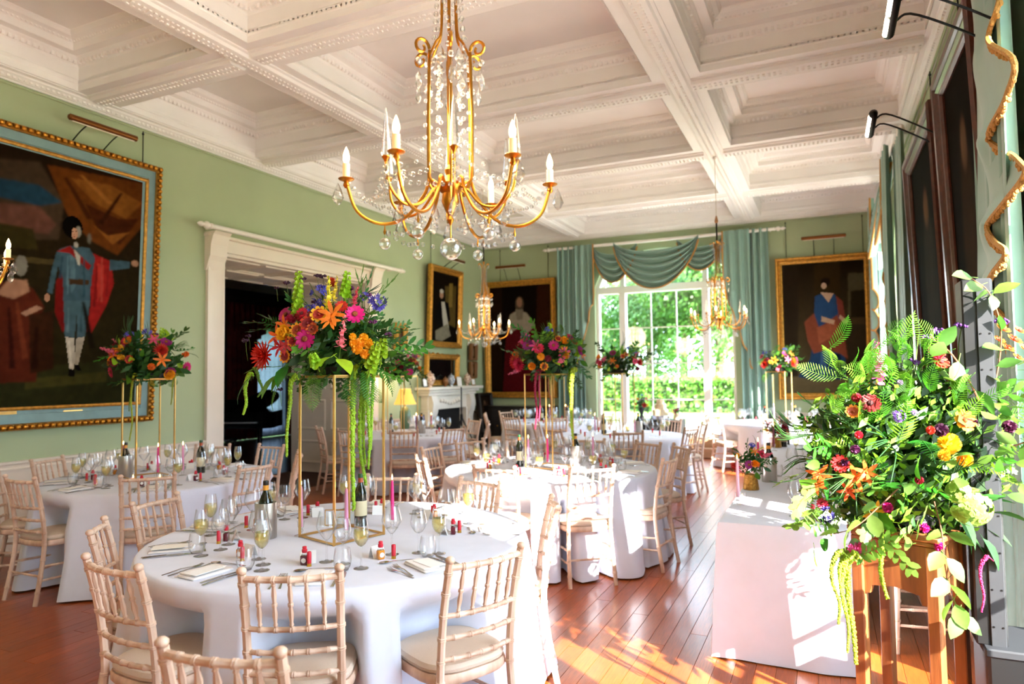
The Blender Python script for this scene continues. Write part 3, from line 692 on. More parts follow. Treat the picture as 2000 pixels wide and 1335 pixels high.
MB().lathe([(.024, 0), (.027, .01), (.029, .055)], 16, cap=False).build('glass_cup', glass, t); MB().lathe([(.022, .004), (.022, .022), (.001, .023)], 14).build('wax_disc', pink[3], t); MB().lathe([(.001, .024), (.004, .03), (.0004, .046)], 8).build('flame', flame, t)
def on(k, dx, dy, proto, lab, grp=None, rz=0, z=.762):
    """dx to the right, dy away, as seen from the camera"""
    c = TABLES[k][0]; w = V((c[0], c[1], z))+V((cos(YAW), sin(YAW), 0))*dx+V((-sin(YAW), cos(YAW), 0))*dy
    return again(proto, w, rz+YAW, uniq('%s on the %s' % (lab, TABLES[k][2])), grp)
for k in ('T1', 'T3', 'T2', 'T4', 'T6', 'T5', 'T7'):
    d = dict(T1=(-.40, -.06, .05, .22), T3=(-.30, -.02, .27, .20), T2=(.25, .05, -.28, .06)).get(k, (.28, .05, -.2, .15))
    on(k, d[0], d[1], COOL, 'brushed steel wine cooler', 'wine coolers'); on(k, d[0], d[1], WBOT, 'white wine bottle in the steel cooler', 'white wine bottles', z=.769)
    on(k, d[2], d[3], RBOT, 'red wine bottle with rust capsule', 'red wine bottles', R(20))
for k, lst in dict(T1=[(0, -.22, -.03), (0, .05, -.12), (1, .25, .13)], T3=[(2, -.40, .12), (1, .03, -.1), (0, .19, .02)], T2=[(0, -.20, -.05), (1, -.02, -.02), (0, .42, .12)], T4=[(2, .2, .05), (1, .42, .12)], T6=[(0, -.33, .12), (0, .2, -.1)], T5=[(2, -.05, .1), (2, .25, .1)], T7=[(3, -.1, 0), (3, .25, .1)]).items():
    for i, x, y in lst: on(k, x, y, CAN[i], ['rose pink', 'hot pink', 'plum', 'pale pink'][i]+' taper candle in clear glass', 'taper candles')
for x, y in ((-.12, -.22), (.10, -.20)): on('T3', x, y, TEAL, 'lit pink tealight in a glass cup', 'tealights')
# table-name frame
t = thing('table_name_frame', 'gold wire frame holding a white table name card on the front table', 'frame', V((-2.44, 3.06, .762))+V((cos(YAW), sin(YAW), 0))*-.06+V((-sin(YAW), cos(YAW), 0))*.20, YAW)
MB().box(-.086, .086, -.004, -.002, .012, .09).build('glass_front', pane, t, smooth=False); MB().box(-.082, .082, -.001, .001, .016, .086).build('name_card', porc, t, smooth=False)
for a, c in (((-.09, 0, .008), (.09, 0, .008)), ((-.09, 0, .094), (.09, 0, .094)), ((-.09, 0, .006), (-.09, 0, .096)), ((.09, 0, .006), (.09, 0, .096))): MB().tube([a, c], .004, 6).build('gold_bar', gold, t)
MB().tube([(-.03, -.05, 0), (0, -.004, .085), (.03, -.05, 0)], .0012, 5).build('wire_stand', gold, t)
MB().box(-.02, .02, -.0016, -.001, .05, .055).build('lettering', M('gold_ink', 'b59a62', .6), t, smooth=False)
# ------------------------------------------------------------------ pictures
class Paint:
    def __init__(s, nx, ny, top, bot):
        s.nx, s.ny = nx, ny; t = np.linspace(0, 1, ny)[:, None, None]; s.a = np.array(lin(bot))*(1-t)+np.array(lin(top))*t; s.a = np.repeat(s.a, nx, 1)
        s.u, s.v = np.meshgrid(np.linspace(0, 1, nx), np.linspace(0, 1, ny))
    def put(s, m, col, k):
        m = m.astype(float)
        for _ in range(k):
            p = np.pad(m, 1, mode='edge'); m = (p[:-2, 1:-1]+p[2:, 1:-1]+p[1:-1, :-2]+p[1:-1, 2:]+p[1:-1, 1:-1]*2)/6
        s.a = s.a*(1-m[..., None])+np.array(lin(col))*m[..., None]
    def ell(s, c, r, col, k=1):
        s.put(((s.u-c[0])/r[0])**2+((s.v-c[1])/r[1])**2 < 1, col, k)
    def poly(s, P, col, k=1):
        ins = np.zeros(s.u.shape, bool); n = len(P)
        for i in range(n):
            (x1, y1), (x2, y2) = P[i], P[(i+1) % n]
            if y1 == y2: continue
            ins ^= ((y1 > s.v) != (y2 > s.v)) & (s.u < (x2-x1)*(s.v-y1)/(y2-y1)+x1)
        s.put(ins, col, k)
    def grain(s, amt, seed=0):
        g = np.random.RandomState(seed).rand(s.ny//4+2, s.nx//4+2); g = np.kron(g, np.ones((4, 4)))[:s.ny, :s.nx]
        for _ in range(6):
            p = np.pad(g, 1, mode='edge'); g = (p[:-2, 1:-1]+p[2:, 1:-1]+p[1:-1, :-2]+p[1:-1, 2:])/4
        s.a *= (1+amt*(g-.5)*2)[..., None]; s.a = np.clip(s.a, 0, 1)
cm = bpy.data.materials.new('oil_painting'); cm.use_nodes = True; nt = cm.node_tree; at_ = nt.nodes.new('ShaderNodeAttribute'); at_.attribute_name = 'paint'
nt.links.new(at_.outputs['Color'], nt.nodes['Principled BSDF'].inputs['Base Color']); nt.nodes['Principled BSDF'].inputs['Roughness'].default_value = .8; nt.nodes['Principled BSDF'].inputs['Specular IOR Level'].default_value = .02
def canvas(P, fn, u0, u1, v0, v1, parent):
    """fn(u, v, d) maps wall metres to world"""
    vs = [fn(u0+(u1-u0)*i/(P.nx-1), v0+(v1-v0)*j/(P.ny-1), 0) for j in range(P.ny) for i in range(P.nx)]
    me = bpy.data.meshes.new('canvas'); nx = P.nx
    me.from_pydata(vs, [], [[j*nx+i, j*nx+i+1, (j+1)*nx+i+1, (j+1)*nx+i] for j in range(P.ny-1) for i in range(nx-1)])
    ca = me.color_attributes.new('paint', 'FLOAT_COLOR', 'POINT'); ca.data.foreach_set('color', np.dstack([P.a*.6, np.ones((P.ny, P.nx))]).astype(np.float32).ravel())
    me.materials.append(cm); return put('painted_canvas', me, parent)
def ring(fn, u0, u1, v0, v1, prof, name, mt, parent):
    vs = []
    for i_, d in prof: vs += [fn(u0+i_, v0+i_, d), fn(u1-i_, v0+i_, d), fn(u1-i_, v1-i_, d), fn(u0+i_, v1-i_, d)]
    return MB().add(vs, [[k*4+j, k*4+(j+1) % 4, (k+1)*4+(j+1) % 4, (k+1)*4+j] for k in range(len(prof)-1) for j in range(4)]).build(name, mt, parent, smooth=False)
FR = [(0, -.02), (0, .05), (.015, .065), (.04, .06), (.06, .045), (.085, .05), (.10, .035), (.115, .03), (.125, .012), (.125, -.005)]
def scaled(w): k = w/.125; return [(a*k, d*(.6+.4*k)) for a, d in FR]
mapL = lambda u, v, d: (XL+.10+d+(v-2.5)*.035, u, v)
mapB = lambda u, v, d: (u, YB-.08-d-(v-2.4)*.02, v)
mapR = lambda u, v, d: (XR-.10-d-(v-2.4)*.03, u, v)
def px_uv(P, plane, u0, u1, v0, v1):
    out = []
    for x, y in P:
        q = onx(x, y, XL) if plane == 'L' else ony(x, y, YB); out.append(((q.y if plane == 'L' else q.x) - u0, q.z-v0))
    return [(a/(u1-u0), b/(v1-v0)) for a, b in out]
def backing(fn, u0, u1, v0, v1, parent):
    q = MB(); vs = [fn(u, v, d) for d in (-.045, -.004) for u, v in ((u0, v0), (u1, v0), (u1, v1), (u0, v1))]
    q.add(vs, [[0, 1, 2, 3], [4, 7, 6, 5], [0, 4, 5, 1], [1, 5, 6, 2], [2, 6, 7, 3], [3, 7, 4, 0]]).build('backing_board', M('frame_back', '3a2616', .8), parent, smooth=False)
# --- big double portrait on the left wall
t = thing('portrait_painting', 'huge double portrait with a standing man in a red cape, beaded gilt and blue frame', 'painting')
U0, U1, V0, V1 = 2.35, 5.165, 1.38, 3.83
P = Paint(330, 290, '2a1c10', '2f2a12'); K = lambda pts: px_uv(pts, 'L', U0, U1, V0, V1)
P.poly(K([(-200, 300), (60, 320), (110, 400), (100, 470), (-200, 470)]), '4a3a2c', 5); P.poly(K([(-50, 345), (60, 365), (105, 398), (60, 405), (-50, 380)]), '27455a', 4); P.poly(K([(-60, 395), (60, 405), (95, 440), (80, 460), (-60, 440)]), '6e463a', 5)
P.poly(K([(-60, 430), (50, 450), (60, 490), (-60, 480)]), '3a3216', 3); P.poly(K([(-100, 490), (105, 510), (105, 520), (-100, 505)]), '55482a', 1); P.poly(K([(-100, 506), (110, 520), (110, 640), (-100, 640)]), '2c2412', 2)
P.poly(K([(75, 325), (150, 340), (266, 362), (266, 440), (215, 500), (160, 470), (115, 420)]), '6e3a15', 3); P.poly(K([(120, 350), (200, 365), (262, 400), (230, 430), (170, 400)]), '8f5522', 3); P.poly(K([(150, 400), (215, 430), (255, 430), (220, 480), (175, 450)]), '4a2410', 3); P.poly(K([(165, 440), (195, 462), (240, 455), (205, 480)]), '9a5c26', 2)
P.poly(K([(-200, 735), (270, 700), (270, 800), (-200, 810)]), '35351a', 4); P.poly(K([(40, 740), (200, 725), (200, 745), (40, 760)]), '4c4a22', 3)
P.poly(K([(112, 530), (96, 550), (95, 610), (112, 650), (125, 640), (122, 550)]), '7d1a16', 1); P.poly(K([(165, 495), (203, 512), (210, 555), (195, 600), (168, 650), (158, 648), (166, 590), (160, 540)]), 'a32420', 1); P.poly(K([(176, 515), (190, 520), (190, 570), (178, 590)]), 'c43a30', 1)
P.poly(K([(104, 487), (122, 482), (160, 486), (172, 505), (166, 545), (163, 590), (112, 590), (110, 545), (100, 520), (90, 575), (80, 572), (88, 525), (96, 495)]), '46606c', 1); P.poly(K([(200, 508), (240, 513), (240, 525), (200, 530)]), '46606c', 1); P.poly(K([(122, 500), (132, 500), (135, 560), (126, 575)]), '5d7a86', 1)
P.poly(K([(98, 492), (122, 482), (165, 520), (160, 530), (122, 496)]), '9c2420', 1); P.poly(K([(130, 488), (142, 500), (143, 520), (138, 518)]), 'd8d0c0', 1); P.poly(K([(118, 545), (162, 548), (160, 558), (118, 556)]), '4a3420', 1)
P.poly(K([(112, 588), (164, 588), (156, 658), (140, 660), (139, 605), (135, 660), (116, 657)]), '4f6a72', 1); P.poly(K([(117, 658), (134, 660), (138, 700), (134, 724), (127, 724)]), 'd4c9b4', 0); P.poly(K([(139, 660), (155, 658), (147, 695), (143, 716), (137, 712)]), 'c4b8a2', 0)
P.poly(K([(126, 720), (136, 722), (137, 735), (124, 734)]), '100c08', 0); P.poly(K([(136, 712), (144, 712), (150, 724), (138, 722)]), '100c08', 0)
P.ell(K([(127, 446)])[0], (.036, .046), '0c0906', 0); P.ell(K([(138, 455)])[0], (.010, .024), '9a9488', 1); P.ell(K([(131, 458)])[0], (.0115, .024), 'cf9a7c', 0); P.ell(K([(134, 480)])[0], (.008, .012), 'c0b8aa', 1); P.ell(K([(160, 468)])[0], (.007, .022), '6e685c', 3); P.ell(K([(250, 516)])[0], (.016, .014), 'c08e70', 1); P.ell(K([(80, 582)])[0], (.010, .016), 'c08e70', 0)
P.poly(K([(-60, 560), (20, 548), (52, 565), (75, 600), (60, 640), (62, 745), (-60, 750)]), '5f2818', 2); P.poly(K([(5, 545), (40, 548), (45, 570), (15, 585), (-20, 575)]), 'b98668', 2); P.ell(K([(28, 520)])[0], (.02, .04), '8d877a', 1); P.poly(K([(28, 612), (60, 597), (72, 603), (40, 618)]), 'c29074', 1)
P.poly(K([(45, 615), (92, 608), (95, 720), (50, 730)]), '3a2010', 2)
for a, b_, c, k in (((108, 500), (104, 545), '34495a', 1), ((150, 500), (152, 580), '35505e', 1), ((118, 500), (120, 575), '6a8894', 1), ((176, 520), (172, 600), '7d1a18', 1), ((198, 525), (196, 580), '8a1e1c', 1), ((185, 505), (186, 590), 'c04a3e', 1), ((122, 600), (121, 650), '6c8890', 1), ((148, 600), (147, 650), '3a525a', 1), ((124, 665), (130, 715), 'efe6d4', 0), ((140, 345), (200, 400), 'a8682e', 2), ((110, 350), (160, 430), '4a2610', 2), ((220, 380), (180, 440), '3a1c0c', 2), ((150, 590), (170, 680), '1a1208', 3), ((20, 590), (40, 700), '7d3a24', 2), ((5, 600), (15, 720), '3c160e', 2), ((60, 640), (58, 720), '2c1208', 2)):
    (x1, y1), (x2, y2) = a, b_; w_ = 2.2 if k < 2 else 6; P.poly(K([(x1-w_*.4, y1), (x1+w_*.6, y1), (x2+w_, y2), (x2-w_, y2)]), c, k+1)
for x, y, rx_, ry_, c in ((127, 454, .0022, .0022, '2a1a14'), (134, 454, .0022, .0022, '2a1a14'), (130, 460, .0018, .004, 'b07a5c'), (130.5, 465, .003, .0016, '8a3a30')): P.ell(K([(x, y)])[0], (rx_, ry_), c, 0)
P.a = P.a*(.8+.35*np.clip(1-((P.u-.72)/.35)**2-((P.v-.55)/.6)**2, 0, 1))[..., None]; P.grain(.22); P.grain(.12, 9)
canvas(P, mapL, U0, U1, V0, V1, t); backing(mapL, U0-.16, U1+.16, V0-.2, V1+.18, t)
ring(mapL, U0-.012, U1+.012, V0-.012, V1+.012, [(-.02, .0), (-.02, .02), (-.005, .026), (.012, .018), (.015, -.002)], 'inner_gilt_slip', gilt, t)
ring(mapL, U0-.125, U1+.125, V0-.165, V1+.145, [(0, .004), (.01, .012), (.095, .012), (.10, .002), (.16, .002)], 'blue_flat', M('faded_blue_paint', '7d9a9a', .6, noise=(8, .08)), t)
ring(mapL, U0-.18, U1+.18, V0-.22, V1+.20, [(0, -.03), (0, .03), (.008, .04), (.014, .022), (.056, .022), (.062, .03), (.066, .0)], 'outer_gilt_moulding', gilt, t)
bead = MB().ball((0, 0, 0), .026, 10, 6).mesh('gilt_bead', brass)
def beadline(a, c):
    a, c = V(a), V(c); n = int((c-a).length/.062)
    for k in range(n+1): put('gilt_bead', bead, t, a.lerp(c, k/n))
bu0, bu1, bv0, bv1 = U0-.148, U1+.148, V0-.188, V1+.168
beadline(mapL(3.6, bv1, .05), mapL(bu1, bv1, .05)); beadline(mapL(3.6, bv0, .05), mapL(bu1, bv0, .05)); beadline(mapL(bu1, bv0+.06, .05), mapL(bu1, bv1-.06, .05))
for px_ in ((135, 803), (3, 806)):
    q = onx(*px_, XL); MB().box(XL+.055, XL+.062, q.y-.10, q.y+.10, q.z-.018, q.z+.018, .003).build('brass_name_plate', gold, t)
def picture(nm, lab, fn, U, Vv, fwid, painter, mt=gilt, cat='painting'):
    t = thing(nm, lab, cat); u0, u1 = U; v0, v1 = Vv
    P = painter(u0+fwid, u1-fwid, v0+fwid, v1-fwid); canvas(P, fn, u0+fwid*.9, u1-fwid*.9, v0+fwid*.9, v1-fwid*.9, t); backing(fn, u0+.01, u1-.01, v0+.01, v1-.01, t)
    fr_ = ring(fn, u0, u1, v0, v1, scaled(fwid), 'frame', mt, t); ring(fn, u0+fwid*.35, u1-fwid*.35, v0+fwid*.35, v1-fwid*.35, [(0, .05), (.01, .066), (.02, .05)], 'frame_bead', mt, fr_); return t
def lady(u0, u1, v0, v1):
    P = Paint(150, 250, '241a0e', '5a4c34'); K = lambda q: px_uv(q, 'B', u0, u1, v0, v1)
    P.poly(K([(1525, 520), (1560, 520), (1560, 760), (1525, 770)]), '30261a', 6); P.poly(K([(1590, 520), (1640, 510), (1640, 640), (1590, 640)]), '3a2c16', 5); P.poly(K([(1655, 535), (1700, 535), (1700, 630), (1655, 620)]), '57513a', 3); P.poly(K([(1660, 570), (1700, 565), (1700, 630), (1660, 630)]), '2c2414', 3)
    P.poly(K([(1645, 630), (1705, 625), (1705, 740), (1650, 740)]), '3b3020', 2); P.poly(K([(1640, 622), (1705, 618), (1705, 632), (1640, 634)]), '4a3c26', 1); P.poly(K([(1525, 735), (1700, 730), (1700, 775), (1525, 780)]), '6a5a3e', 4)
    P.poly(K([(1590, 660), (1640, 660), (1650, 700), (1652, 738), (1600, 742), (1560, 735), (1583, 700)]), '2b4568', 2); P.poly(K([(1605, 670), (1618, 670), (1612, 738), (1600, 738)]), '41608a', 1); P.poly(K([(1630, 690), (1640, 690), (1648, 735), (1636, 738)]), '16263e', 1)
    P.poly(K([(1592, 580), (1606, 574), (1630, 576), (1640, 600), (1640, 640), (1600, 650), (1590, 620)]), '33517c', 1); P.poly(K([(1572, 630), (1590, 612), (1600, 640), (1635, 615), (1650, 665), (1655, 700), (1640, 690), (1615, 682), (1590, 690), (1578, 665)]), '8f4a34', 2); P.poly(K([(1595, 640), (1630, 628), (1640, 650), (1600, 672)]), 'a85c40', 2)
    P.poly(K([(1632, 578), (1645, 590), (1650, 620), (1640, 640)]), '8a4236', 1); P.poly(K([(1602, 572), (1628, 574), (1618, 592)]), 'd8b295', 0); P.ell(K([(1612, 552)])[0], (.055, .032), '241812', 1); P.ell(K([(1609, 560)])[0], (.032, .024), 'd9b398', 0); P.poly(K([(1605, 618), (1630, 626), (1628, 634), (1604, 628)]), 'd2aa8c', 0); P.poly(K([(1640, 615), (1656, 628), (1650, 634), (1638, 622)]), 'd2aa8c', 0); P.grain(.12, 2); return P
def judge(u0, u1, v0, v1):
    P = Paint(130, 200, '140d08', '1c140c'); K = lambda q: px_uv(q, 'B', u0, u1, v0, v1)
    P.poly(K([(1052, 555), (1088, 550), (1085, 760), (1045, 760)]), '3a1c0e', 4); P.poly(K([(962, 560), (985, 560), (985, 760), (962, 760)]), '2a1a0e', 4)
    P.poly(K([(1005, 610), (1030, 612), (1050, 640), (1060, 700), (1060, 765), (985, 765), (990, 680), (995, 635)]), '5e141a', 2); P.poly(K([(1000, 615), (1016, 606), (1032, 612), (1048, 635), (1030, 655), (1018, 640), (1000, 650), (993, 640)]), 'a89a86', 1); P.ell(K([(1018, 595)])[0], (.07, .07), '5a4c3c', 2); P.ell(K([(1018, 592)])[0], (.045, .045), 'a97a60', 1); P.poly(K([(1010, 605), (1025, 605), (1024, 625), (1013, 625)]), '8a7c6a', 1); P.grain(.15, 3); return P
def squire(u0, u1, v0, v1):
    P = Paint(100, 140, '1a1209', '140e07'); K = lambda q: px_uv(q, 'L', u0, u1, v0, v1)
    P.poly(K([(858, 560), (880, 560), (880, 640), (862, 630)]), '5c4a24', 3); P.poly(K([(866, 555), (873, 555), (873, 600), (866, 600)]), '8a6f38', 1)
    P.poly(K([(842, 600), (852, 588), (866, 592), (870, 625), (858, 640), (842, 630)]), '0f0d0c', 1); P.poly(K([(852, 590), (858, 590), (868, 640), (860, 655), (855, 620)]), 'c6bfae', 1); P.ell(K([(852, 577)])[0], (.07, .05), 'b98a70', 1); P.ell(K([(852, 570)])[0], (.07, .03), 'c9c4b8', 1); P.poly(K([(842, 645), (865, 632), (872, 655), (855, 665), (843, 662)]), '8d8672', 1); P.grain(.15, 4); return P
def gloom(c1, c2, c3):
    def f(u0, u1, v0, v1):
        P = Paint(50, 80, c1, c2); P.ell((.5, .45), (.22, .35), c3, 8); P.ell((.5, .78), (.09, .07), '7a5a42', 2); P.grain(.3, 5); return P
    return f
picture('portrait_painting', 'gilt-framed portrait of a lady in blue with a rust wrap, right of the window', mapB, (-.82, .78), (1.11, 3.73), .125, lady)
picture('portrait_painting', 'gilt-framed dark portrait of a robed judge left of the window', mapB, (-6.92, -5.21), (1.13, 3.70), .13, judge)
picture('portrait_painting', 'gilt-framed portrait of a man in a black coat above the mantel mirror', mapL, (11.18, 12.45), (2.19, 3.78), .12, squire)
dkframe = M('dark_mahogany_frame', '4a1f0f', .35, noise=(20, .3), coat=.3)
picture('portrait_painting', 'tall dark portrait in a mahogany frame, nearer of two on the right wall', mapR, (4.75, 6.2), (1.0, 3.86), .15, gloom('1c140c', '141008', '3a2a18'), dkframe)
picture('portrait_painting', 'tall dark portrait in a gilt and mahogany frame, farther of two on the right wall', mapR, (6.45, 8.45), (1.0, 3.84), .15, gloom('1a1812', '16140e', '35352a'), dkframe)
picture('framed_picture', 'small picture with a wide gold mount beside the doorway', mapL, (10.09, 10.44), (2.1, 2.58), .09, gloom('30261c', '201812', '6a5340'), M('gold_mount', 'b58a30', .5))
for v, n in (((1.95, 2.32), 'upper'), ((1.57, 1.93), 'lower')):
    picture('framed_print', 'small brown framed print right of the mantel mirror, %s of two' % n, mapL, (12.9, 13.18), v, .05, gloom('6a4a2a', '55381e', 'a58a66'), M('print_frame', '7a4f26', .5))
picture('leaning_picture', 'dark framed panel standing beside the fireplace', lambda u, v, d: (XL+.35+d-(v)*.12, u, v), (12.98, 13.62), (.42, 1.25), .06, gloom('2a1c12', '1c140e', '4a2e1c'), M('black_frame', '17120e', .5), 'picture')
t = thing('display_easel', 'black easel under the dark framed panel beside the fireplace', 'easel')
for y in (13.05, 13.55): MB().tube([(XL+.36, y, 0), (XL+.30, y, .43)], .018, 6).build('leg', blackmetal, t)
MB().box(XL+.28, XL+.42, 13.0, 13.6, .40, .425).build('ledge', blackmetal, t)
# mirror
t = thing('mantel_mirror', 'carved gilt mirror with dark glass above the mantelpiece', 'mirror')
MB().box(XL+.03, XL+.045, 11.22, 12.28, 1.48, 1.98).build('mirror_glass', M('old_mirror', '1c1a18', .08, metal=.6), t); ring(mapL, 11.12, 12.38, 1.44, 2.06, scaled(.11), 'frame', gilt, t)
q = MB()
for k in range(22): a = k/21; q.ball((XL+.10, 11.16+1.18*a, 2.03+.02*sin(a*40)), .03+.012*sin(k*2.1), 8, 5)
for k in range(10):
    for y in (11.16, 12.34): q.ball((XL+.09, y, 1.5+.055*k), .028+.008*sin(k*1.7), 8, 5)
tag(q.build('carved_leaves', gilt, t), kind='stuff')
# picture lights and hanging chains
def picture_light(lab, fn, uc, half, v, out, vtop, du=0):
    t = thing('picture_light', lab, 'picture light'); br = M('bronze_tube', '7a4a20', .35, metal=.8)
    q = MB(); q.tube([fn(uc-half, v, out), fn(uc-half+.012, v, out), fn(uc+half-.012, v, out), fn(uc+half, v, out)], [.02, .032, .032, .02], 12); q.build('lamp_tube', br, t)
    for s in (-1, 1): MB().tube(smooth_path([fn(uc+s*half*.45+du, vtop, .0), fn(uc+s*half*.45+du*.4, vtop+(v-vtop)*.6, out*.55), fn(uc+s*half*.45, v-.01, out)], 4), .007, 6).build('bracket_arm', blackmetal, t)
    q = MB(); q.tube([fn(uc-half*.9, v-.03, out), fn(uc+half*.9, v-.03, out)], .009, 8); q.build('strip_bulb', M('dim_strip_bulb', 'e8dcc0', .4), t)
mL0 = lambda u, v, d: (XL+.05+d, u, v); mB0 = lambda u, v, d: (u, YB-.05-d, v); mR0 = lambda u, v, d: (XR-.05-d, u, v)
q1 = onx(134, 232, XL+.35); q2 = onx(268, 267, XL+.35)
picture_light('bronze picture light above the huge double portrait', mL0, (q1.y+q2.y)/2, (q2.y-q1.y)/2, (q1.z+q2.z)/2, .30, 4.03, .0)
picture_light('bronze picture light above the lady in blue', mB0, .02, .37, 4.05, .18, 3.74); picture_light('bronze picture light above the robed judge', mB0, -6.22, .36, 4.0, .18, 3.72); picture_light('bronze picture light above the man in the black coat', mL0, 12.0, .3, 3.95, .25, 3.8)
strip = M('lit_strip_bulb', 'fff0c8', .4, emit=('fff0d0', 6))
def wall_lamp(lab, y0, z0):
    t = thing('picture_light', lab, 'picture light')
    q = MB(); q.tube([(.40, y0-.30, z0), (.40, y0-.27, z0), (.40, y0+.27, z0), (.40, y0+.30, z0)], [.008, .032, .032, .008], 12); q.build('lamp_tube', blackmetal, t)
    for s in (-1, 1): MB().tube([(.382, y0+s*.13-.11, z0-.012), (.382, y0+s*.13+.11, z0-.012)], .018, 8).build('strip_bulb', strip, t)
    for s in (-.12, .12): MB().tube(smooth_path([(.42, y0+s, z0), (.50, y0+s, z0+.03), (.7, y0+s+.02, z0-.08), (.93, y0+s+.04, z0-.24)], 4), .007, 6).build('bracket_arm', blackmetal, t)
wall_lamp('black picture light with lit strips, nearer of two on the right wall', *onx(1743, 25, .40).yz); wall_lamp('black picture light with lit strips, farther of two on the right wall', *onx(1702, 243, .40).yz)
for lab, fn, u, v in (('portrait chain right of the bronze light on the left wall', mL0, 5.2, 4.02), ('left chain of the robed judge portrait', mB0, -6.55, 3.7), ('right chain of the robed judge portrait', mB0, -5.4, 3.7), ('left chain of the lady in blue portrait', mB0, -.62, 3.73), ('right chain of the lady in blue portrait', mB0, .66, 3.72), ('chain of the nearer right wall portrait', mR0, 5.9, 3.86), ('chain of the farther right wall portrait', mR0, 7.4, 3.84), ('chain of the black-coated man portrait', mL0, 11.4, 3.8)):
    tag(MB().tube([fn(u, v-.02, .0), fn(u, 4.43, 0)], .006, 5).ball(fn(u, 4.40, 0), .014, 6, 4).build('hanging_chain', blackmetal), 'thin hanging '+lab, 'chain', 'picture chains')
# ------------------------------------------------------------------ curtain poles, swags and drapes
def turned(q, p, ax, flip=1):
    q.lathe([(.028, 0), (.034, .01), (.034, .03), (.022, .04), (.03, .055), (.045, .08), (.045, .10), (.028, .125), (.02, .135), (.032, .16), (.03, .185), (.012, .215), (.001, .23)], 14, p, ax)
def pole(lab, fn, a, c, z, out, dirv):
    t = thing('curtain_pole', lab, 'curtain pole'); MB().tube([fn(a, z, out), fn(c, z, out)], .03, 12).build('rod', white_paint, t)
    for e, s in ((a, -1), (c, 1)):
        q = MB(); turned(q, fn(e, z, out), V(dirv)*s); q.build('finial', white_paint, t)
        MB().tube([fn(e+(.06 if s < 0 else -.06), z, out), fn(e+(.06 if s < 0 else -.06), z, -.05)], .016, 8).build('bracket', white_paint, t)
pole('white wooden pole over the tall back window', mB0, -5.25, -.83, 4.29, .12, (1, 0, 0))
pole('white wooden pole with turned finials over the doorway', mL0, 6.06, 10.08, 3.50, .13, (0, 1, 0))
pole('white pole over the near side window', mR0, .35, 4.95, 4.31, .14, (0, 1, 0)); pole('white pole over the far side window', mR0, 8.75, 13.1, 4.31, .14, (0, 1, 0))
def drape(parent, fn, a, c, zt, zb, out, amp, nf, ph=0, nu=None, name='drape', mt=drape_green, thick=.004):
    nu = nu or nf*8+1; nv = 14
    def g(u, v):
        zz = zb(u) if callable(zb) else zb; z = zt+(zz-zt)*v
        w = amp*(.55+.45*v)*sin(2*pi*nf*u+ph+.5*sin(3*v+ph)+.35*sin(7*u)); w2 = .12*amp*sin(2*pi*nf*1.4*u+1.7*ph)
        return fn(a+(c-a)*(u+.012*sin(2*pi*nf*u*2)), z, out+w+w2)
    q = MB(); q.grid(g, nu, nv); o = q.build(name, mt, parent, ang=0); return o, g
def edge_trim(parent, pts, r=.016, name='braid_trim'): MB().tube(pts, r, 6).build(name, trim_gold, parent)
def swag(parent, fn, a, c, zt, s0, s1, out, nfold, name='swag'):
    def g(u, v):
        k = 4*u*(1-u); k = k**.75; e = abs(2*u-1); gath = .10*v
        z = zt-gath-(s0+(s1-s0)*v)*k; d = out+.03*k+.06*k**.5*sin(2*pi*nfold*v+.6)+.10*k*v
        return fn(a+(c-a)*(u+.06*sin(2*pi*u)*(1-v)*-.3), z, d)
    q = MB(); q.grid(g, 33, nfold*12+1); q.build(name, drape_green, parent, ang=0)
    edge_trim(parent, [V(g(i/32, 1)) for i in range(33)])
t = thing('window_curtain', 'sage silk swags and drapes with ochre braid dressing the tall back window', 'curtain')
drape(t, mB0, -5.14, -4.55, 4.32, .02, .12, .085, 5, .3); drape(t, mB0, -1.45, -.92, 4.33, .02, .12, .085, 4, 1.1)
o, g = drape(t, mB0, -4.72, -4.32, 4.32, lambda u: 1.75+1.5*u+.05*sin(u*25), .18, .045, 3, .8, name='cascade_tail'); edge_trim(t, [V(g(i/40, 1)) for i in range(41)]+[V(g(1, 1-i/13)) for i in range(14)])
o, g = drape(t, mB0, -1.74, -1.25, 4.33, lambda u: 3.25-1.55*u+.05*sin(u*25), .18, .045, 3, 2.1, name='cascade_tail'); edge_trim(t, [V(g(0, i/13)) for i in range(14)]+[V(g(i/40, 1)) for i in range(41)])
swag(t, mB0, -4.36, -3.42, 4.30, .22, .72, .10, 4); swag(t, mB0, -2.62, -1.70, 4.30, .22, .60, .10, 4); swag(t, mB0, -3.90, -2.19, 4.32, .25, .92, .16, 5)
# right-hand wall, near window
t = thing('window_curtain', 'sage drape with bobble-fringed cascade at the near right edge', 'curtain')
drape(t, mR0, 4.06, 4.80, 4.33, .02, .10, .05, 5, .4); drape(t, mR0, .15, 1.15, 4.33, .02, .12, .05, 8, .9)
ez = [(4.3, 4.35), (3.85, 4.20), (3.45, 4.05), (3.31, 4.11), (3.0, 3.64), (2.91, 3.9), (2.86, 4.38), (2.62, 3.95), (2.5, 3.75), (2.45, 4.1), (2.40, 4.42), (2.26, 4.1), (2.16, 3.84), (2.1, 4.2), (2.02, 4.5), (1.85, 4.2), (1.62, 4.55)]
ep = smooth_path([(0, y, z) for z, y in ez], 6)
q = MB(); vs = []; nn = len(ep)
for i, p in enumerate(ep):
    for j in range(9):
        u = j/8; d = .15+.03*sin(u*9+p.z*1.3)*(1-u)+.045*sin(p.z*6.5)*u; vs.append(mR0(4.70+(p.y-4.70)*u, p.z+.12*(1-u)*(4.3-p.z)*.2, d))
q.add(vs, [[i*9+j, i*9+j+1, i*9+10+j, i*9+9+j] for i in range(nn-1) for j in range(8)]); q.build('cascade_tail', drape_green, t, ang=0)
